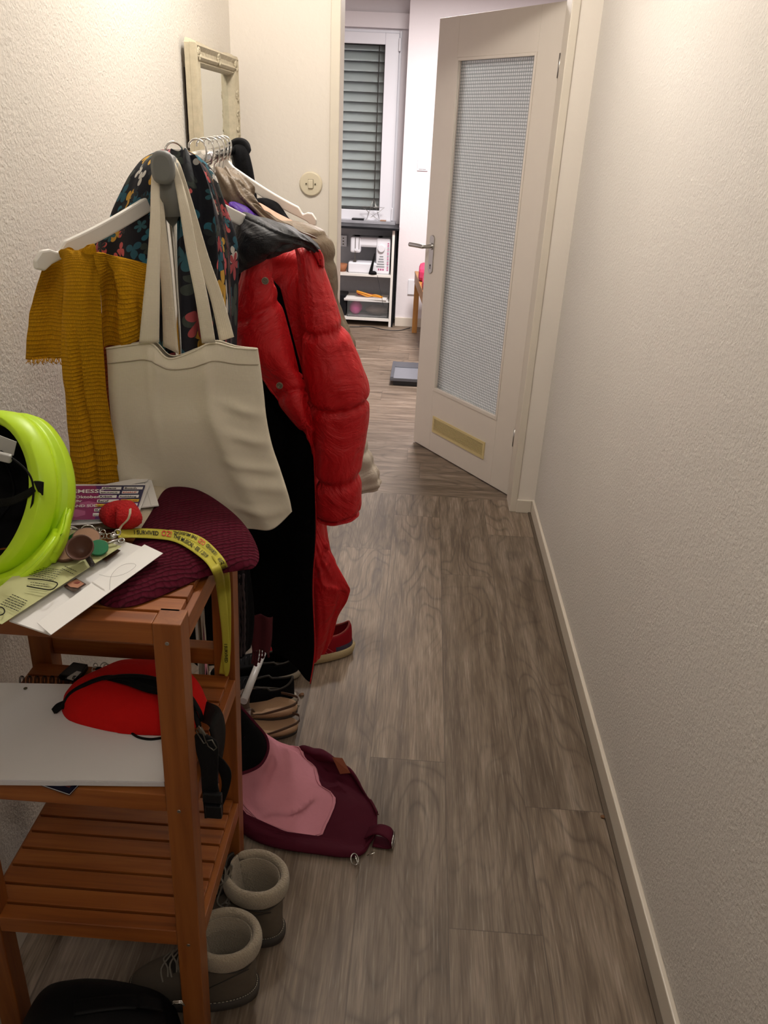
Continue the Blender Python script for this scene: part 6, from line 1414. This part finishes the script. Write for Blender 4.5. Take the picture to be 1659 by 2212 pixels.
# stone sill things on top: wire star, flat items
sill = MB().box((wx0 - .1, YW - .12, cbz + .001), (-.255, YW - .001, cbz + .022)); struct(sill.build('trim_5', plain('marble_sill', '#9c9ca2', .3, nscale=14, var=.3)))
stc = P(806, 468, YW - .10); ws = thing('wire_star', 'grey wire star ornament standing on the far window sill', 'ornament', Vector((stc.x, stc.y, cbz + .022)))
mb = MB(); R_ = .095; cz = cbz + .022 + R_ * .82
star = [Vector((stc.x + (R_ if k % 2 == 0 else R_ * .42) * math.sin(k * PI / 5), YW - .10, cz + (R_ if k % 2 == 0 else R_ * .42) * math.cos(k * PI / 5))) for k in range(10)]
mb.tube(star, .0022, 6, closed=True)
for k in range(0, 10, 2): mb.tube([star[k], star[(k + 4) % 10]], .0012, 5)
mb.build('wire_frame', M['steel'], ws)
mb = MB().box((-.62, YW - .10, cbz + .0225), (-.52, YW - .03, cbz + .034)); tag(mb.build('sill_book', M['blackboard'], bevel=.002), 'thin dark notebook lying on the far window sill', 'book')
mb = MB().box((-.385, YW - .09, cbz + .0225), (-.335, YW - .05, cbz + .030)); tag(mb.build('wooden_clip', M['leather_lt'], bevel=.002), 'small light wooden piece on the far sill beside the wire star', 'trinket')
# sewing machine
sz_ = .423; sw0 = P(752, 590, 6.78).x; sw1 = P(841, 590, 6.78).x
sm = thing('sewing_machine', 'white sewing machine standing on the upper cabinet shelf', 'sewing machine', ((sw0 + sw1) / 2, 6.85, sz_))
wd = sw1 - sw0; ys0, ys1 = 6.76, 6.93
MB().box((sw0, ys0, sz_), (sw1, ys1, sz_ + .085)).build('bed', M['pvc'], sm, bevel=.012)
MB().box((sw1 - .115, ys0, sz_ + .07), (sw1, ys1, sz_ + .285)).build('column', M['pvc'], sm, bevel=.012)
MB().box((sw0 + .02, ys0 + .01, sz_ + .205), (sw1 - .05, ys1 - .01, sz_ + .285)).build('arm', M['pvc'], sm, bevel=.02)
MB().box((sw0 + .015, ys0, sz_ + .16), (sw0 + .10, ys1 - .02, sz_ + .285)).build('head', M['pvc'], sm, bevel=.014)
mb = MB(); hx = sw0 + .055; mb.box((hx - .003, ys0 + .01, sz_ + .10), (hx + .003, ys0 + .016, sz_ + .17)).box((hx - .015, ys0 + .005, sz_ + .09), (hx + .012, ys0 + .03, sz_ + .10)).box((hx - .002, ys0 - .002, sz_ + .17), (hx + .003, ys0, sz_ + .28)).box((hx + .03, ys0 - .002, sz_ + .19), (hx + .034, ys0, sz_ + .28))
mb.build('needle_foot', M['pewter'], sm)
c = Vector((sw1 - .073, ys0, sz_ + .205)); MB().tube([c, c + Vector((0, -.016, 0))], [.031, .028], 28).build('stitch_dial', M['pvc'], sm, bevel=.002)
c = Vector((sw0 + .062, ys0, sz_ + .185)); MB().tube([c, c + Vector((0, -.006, 0))], .011, 16).build('thread_knob', M['pvc'], sm)
M['pinkmark'] = plain('pink_panel_print', '#b0527e', .5, nstr=0); M['greymark'] = plain('grey_panel_print', '#8b8f93', .5, nstr=0)
mb = MB(); rr = random.Random(9)
for i in range(18): z = sz_ + .03 + i * .0125; mb.box((sw1 - .024, ys0 - .001, z), (sw1 - .010, ys0, z + .007), 0 if rr.random() < .6 else 1)
for i in range(5): z = sz_ + .135 - i * .02; mb.box((sw1 - .085 - .006 * i, ys0 - .001, z), (sw1 - .055 + .003 * i, ys0, z + .010), 1)
for i in range(3): mb.box((sw1 - .095 + .018 * i, ys0 - .001, sz_ + .03), (sw1 - .083 + .018 * i, ys0, sz_ + .045), 0)
mb.build('control_markings', [M['pinkmark'], M['greymark']], sm)
c = P(805, 590, 6.735)
bs_ = thing('black_stand', 'small black upright stand in front of the sewing machine', 'stand', Vector((c.x, 6.74, sz_)))
MB().loft([shoe_ring(c.x, .034, .02, sz_ + .0005, dy=6.735), shoe_ring(c.x, .032, .018, sz_ + .018, dy=6.735), shoe_ring(c.x, .02, .012, sz_ + .026, dy=6.735)]).build('base', M['black'], bs_)
MB().prism([Vector((c.x - .030, 6.738, sz_ + .02)), Vector((c.x - .002, 6.738, sz_ + .02)), Vector((c.x + .016, 6.738, sz_ + .165)), Vector((c.x + .008, 6.738, sz_ + .168))], (0, .012, 0)).build('upright', M['black'], bs_)
pt = P(738, 588, 6.80); tag(MB().tube([Vector((pt.x, 6.82, sz_)), Vector((pt.x, 6.82, sz_ + .06))], [.035, .045], 24).build('clay_pot', plain('terracotta', '#97603f', .8)), 'small terracotta pot beside the sewing machine', 'pot')
c = P(742, 520, 7.03); so = thing('wall_socket', 'white socket block inside the cabinet above the sewing machine', 'socket', c)
MB().box((c.x - .03, 7.015, c.z - .045), (c.x + .03, 7.0345, c.z + .045)).build('cover_plate', M['pvc'], so, bevel=.003)
for i in range(3): MB().box((c.x - .006, 7.0145, c.z - .03 + .024 * i), (c.x + .006, 7.0152, c.z - .022 + .024 * i)).build('socket_hole', M['ventdark'], so)
M['cable'] = plain('thin_dark_cable', '#2a2c30', .6, nstr=0)
tag(MB().tube(cat([P(815, 595, 6.70), P(818, 610, 6.695), P(824, 640, 6.695), P(828, 660, 6.70)], 24), .0016, 6).build('hanging_cable', M['cable']), 'thin cable hanging from the sewing machine shelf to the box below', 'cable')
tag(MB().tube(cat([P(748, 708, 6.62).xy.to_3d() + Vector((0, 0, .004)), PZ(770, 706, .004), PZ(800, 706, .004), PZ(830, 712, .004), PZ(860, 714, .004), PZ(886, 708, .004)], 50), .003, 6).build('floor_cable', M['cable']), 'dark cable lying on the floor below the far cabinet', 'cable')
# storage box with papers and pliers
bz = .0635; g2 = NT('clear_plastic'); g2.set(base_color=(.95, .96, .97, 1), roughness=.06, transmission_weight=.96, IOR=1.12)
bx0, bx1 = P(750, 680, 6.78).x, P(838, 680, 6.78).x
sb = thing('storage_box', 'clear plastic box of craft things on the lowest cabinet shelf', 'box', ((bx0 + bx1) / 2, 6.87, bz))
mb = MB(); mb.box((bx0, 6.76, bz), (bx1, 6.99, bz + .004)).box((bx0, 6.76, bz), (bx1, 6.764, bz + .13)).box((bx0, 6.986, bz), (bx1, 6.99, bz + .13)).box((bx0, 6.764, bz), (bx0 + .004, 6.986, bz + .13)).box((bx1 - .004, 6.764, bz), (bx1, 6.986, bz + .13)); mb.build('box_body', g2.m, sb)
pk = plain('pink_pouch', '#c54a8c', .6)
tag(MB().ell((bx0 + .065, 6.86, bz + .06), (.055, .07, .055), f=lambda q, p: q * (1 + .12 * nz(p.x * 2, p.y * 2, p.z * 2))).build('pink_pouch', pk), 'bright pink pouch inside the clear plastic box', 'pouch')
tag(MB().ell((bx0 + .25, 6.87, bz + .045), (.10, .08, .04), f=lambda q, p: q * (1 + .2 * nz(p.x * 3, p.y * 3, p.z * 3))).build('fabric_bundle', plain('grey_brown_fabric', '#6e6259', .9)), 'grey brown fabric bundle inside the clear plastic box', 'fabric')
z = bz + .1305; rr = random.Random(12)
lbl = ('white paper sheets directly on the clear plastic box', 'white paper sheets in the middle of the pile on the clear box', 'topmost white paper sheets on the clear box')
for i in range(3):
    a = rr.uniform(-.06, .06); M4 = Matrix.Translation(((bx0 + bx1) / 2 + rr.uniform(-.02, .01), 6.86, z + .009 * i + .0045)) @ Matrix.Rotation(a, 4, 'Z')
    tag(MB().box((-.20 + .012 * i, -.10, -.004), (.19 - .01 * i, .11, .004), 0, M4).build('paper_stack', M['paper']), lbl[i], 'paper', 'papers on the plastic box')
z += .030
M['orangeh'] = plain('orange_handle', '#d98e1c', .4); M['redh'] = plain('dark_red_handle', '#8e2a2a', .4)
cx = (bx0 + bx1) / 2
tag(MB().tube(cat([Vector((cx - .10, 6.80, z + .045)), Vector((cx - .03, 6.79, z + .030)), Vector((cx + .03, 6.79, z + .016)), Vector((cx + .12, 6.80, z + .006))], 20), .008, 8).tube(cat([Vector((cx - .10, 6.80, z + .040)), Vector((cx - .01, 6.79, z + .010)), Vector((cx + .06, 6.79, z + .022)), Vector((cx + .12, 6.80, z + .004))], 20), .007, 8).build('orange_pliers', M['orangeh']), 'orange handled pliers on top of the papers in the far cabinet', 'pliers')
tag(MB().tube(cat([Vector((cx - .10, 6.84, z + .022)), Vector((cx - .04, 6.83, z + .010)), Vector((cx + .04, 6.83, z + .008))], 16), .009, 8).tube(cat([Vector((cx - .09, 6.84, z + .010)), Vector((cx - .02, 6.84, z + .020)), Vector((cx + .06, 6.84, z + .008))], 16), .008, 8).build('red_pliers', M['redh']), 'dark red handled pliers behind the orange pliers in the far cabinet', 'pliers')
db2 = MB().box((bx0 - .14, 6.78, bz), (bx0 - .012, 6.98, bz + .17)); tag(db2.build('dark_box', M['blackboard'], bevel=.004), 'dark box left of the clear plastic box in the far cabinet', 'box')
# wooden bench with pink cushions
M['oak_z'] = mat_wood('honey_oak_upright', '#8a5a2c', '#a87439', '#bd8b4c', 2); M['oak_y'] = mat_wood('honey_oak_long', '#8a5a2c', '#a87439', '#bd8b4c', 1)
bn = thing('wooden_bench', 'honey oak bench standing behind the open door in the far room', 'bench', (.15, 6.1, 0))
def bq(x, y): return Vector((-.065 + .075 * (6.567 - y) / .9 + x, y, 0))
for y in (6.55, 5.66):
    for dx in (0, .34):
        p = bq(dx, y); MB().box((p.x, p.y, 0), (p.x + .042, p.y + .042, .46)).build('leg', M['oak_z'], bn, bevel=.002)
a0, a1 = bq(0, 6.59), bq(0, 5.66)
MB().prism([a0 + Vector((0, 0, .40)), a1 + Vector((0, 0, .40)), a1 + Vector((0, 0, .47)), a0 + Vector((0, 0, .47))], (.022, 0, 0)).build('side_rail', M['oak_y'], bn, bevel=.002)
MB().prism([a0 + Vector((.36, 0, .40)), a1 + Vector((.36, 0, .40)), a1 + Vector((.36, 0, .47)), a0 + Vector((.36, 0, .47))], (.022, 0, 0)).build('side_rail', M['oak_y'], bn, bevel=.002)
MB().prism([a0 + Vector((-.002, 0, .47)), a1 + Vector((-.002, 0, .47)), a1 + Vector((.39, 0, .47)), a0 + Vector((.39, 0, .47))], (0, 0, .02)).build('seat', M['oak_y'], bn, bevel=.003)
M['pinkfelt'] = plain('raspberry_cushion', '#c5375f', .9, nscale=60, nstr=.3)
for i, (yy0, yy1, zz0, hh_, lb) in enumerate(((5.72, 6.02, .4905, .085, 'raspberry pink seat cushion on the oak bench, nearest the door'), (6.08, 6.40, .4905, .10, 'raspberry pink seat cushion on the oak bench, farther from the door'))):
    p0, p1 = bq(.012, yy0), bq(.012, yy1)
    mb = MB().box((min(p0.x, p1.x) + .006, yy0, zz0), (p0.x + .34, yy1, zz0 + hh_)); tag(mb.build('seat_cushion', M['pinkfelt'], bevel=.03), lb, 'cushion', 'pink cushions on the oak bench')
c = P(889, 620, YF); sk_ = thing('wall_outlet', 'white wall outlet on the far wall beside the oak bench', 'socket', c); MB().box((c.x - .03, YF - .012, c.z - .06), (c.x + .03, YF, c.z + .06)).build('cover_plate', M['pvc'], sk_, bevel=.003)
# dark floor tray / scale
t0 = PZ(845, 785, .055); t1 = PZ(846, 812, .055)
x0, y1_ = -.172, 5.42; y0_ = 5.02; x1 = .22
sc_ = thing('bathroom_scale', 'flat grey bathroom scale with dark edges on the far room floor', 'scale', ((x0 + x1) / 2, 5.2, 0))
M['scaletop'] = plain('grey_scale_top', '#6b6f78', .3, nstr=.02); M['scaledark'] = plain('dark_scale_body', '#1b1d22', .4)
MB().box((x0 + .02, y0_ + .01, 0.0), (x1 - .02, y1_ - .01, .03)).build('scale_base', M['scaledark'], sc_, bevel=.003)
MB().box((x0, y0_, .03), (x1, y1_, .052)).build('scale_platform', M['scaletop'], sc_, bevel=.003)
MB().box((x0 + .002, y0_ + .002, .0522), (x0 + .022, y1_ - .002, .056)).box((x0 + .022, y1_ - .14, .0522), (x1 - .002, y1_ - .002, .0545)).build('scale_trim', plain('dark_grey_trim', '#42464e', .35, nstr=0), sc_)
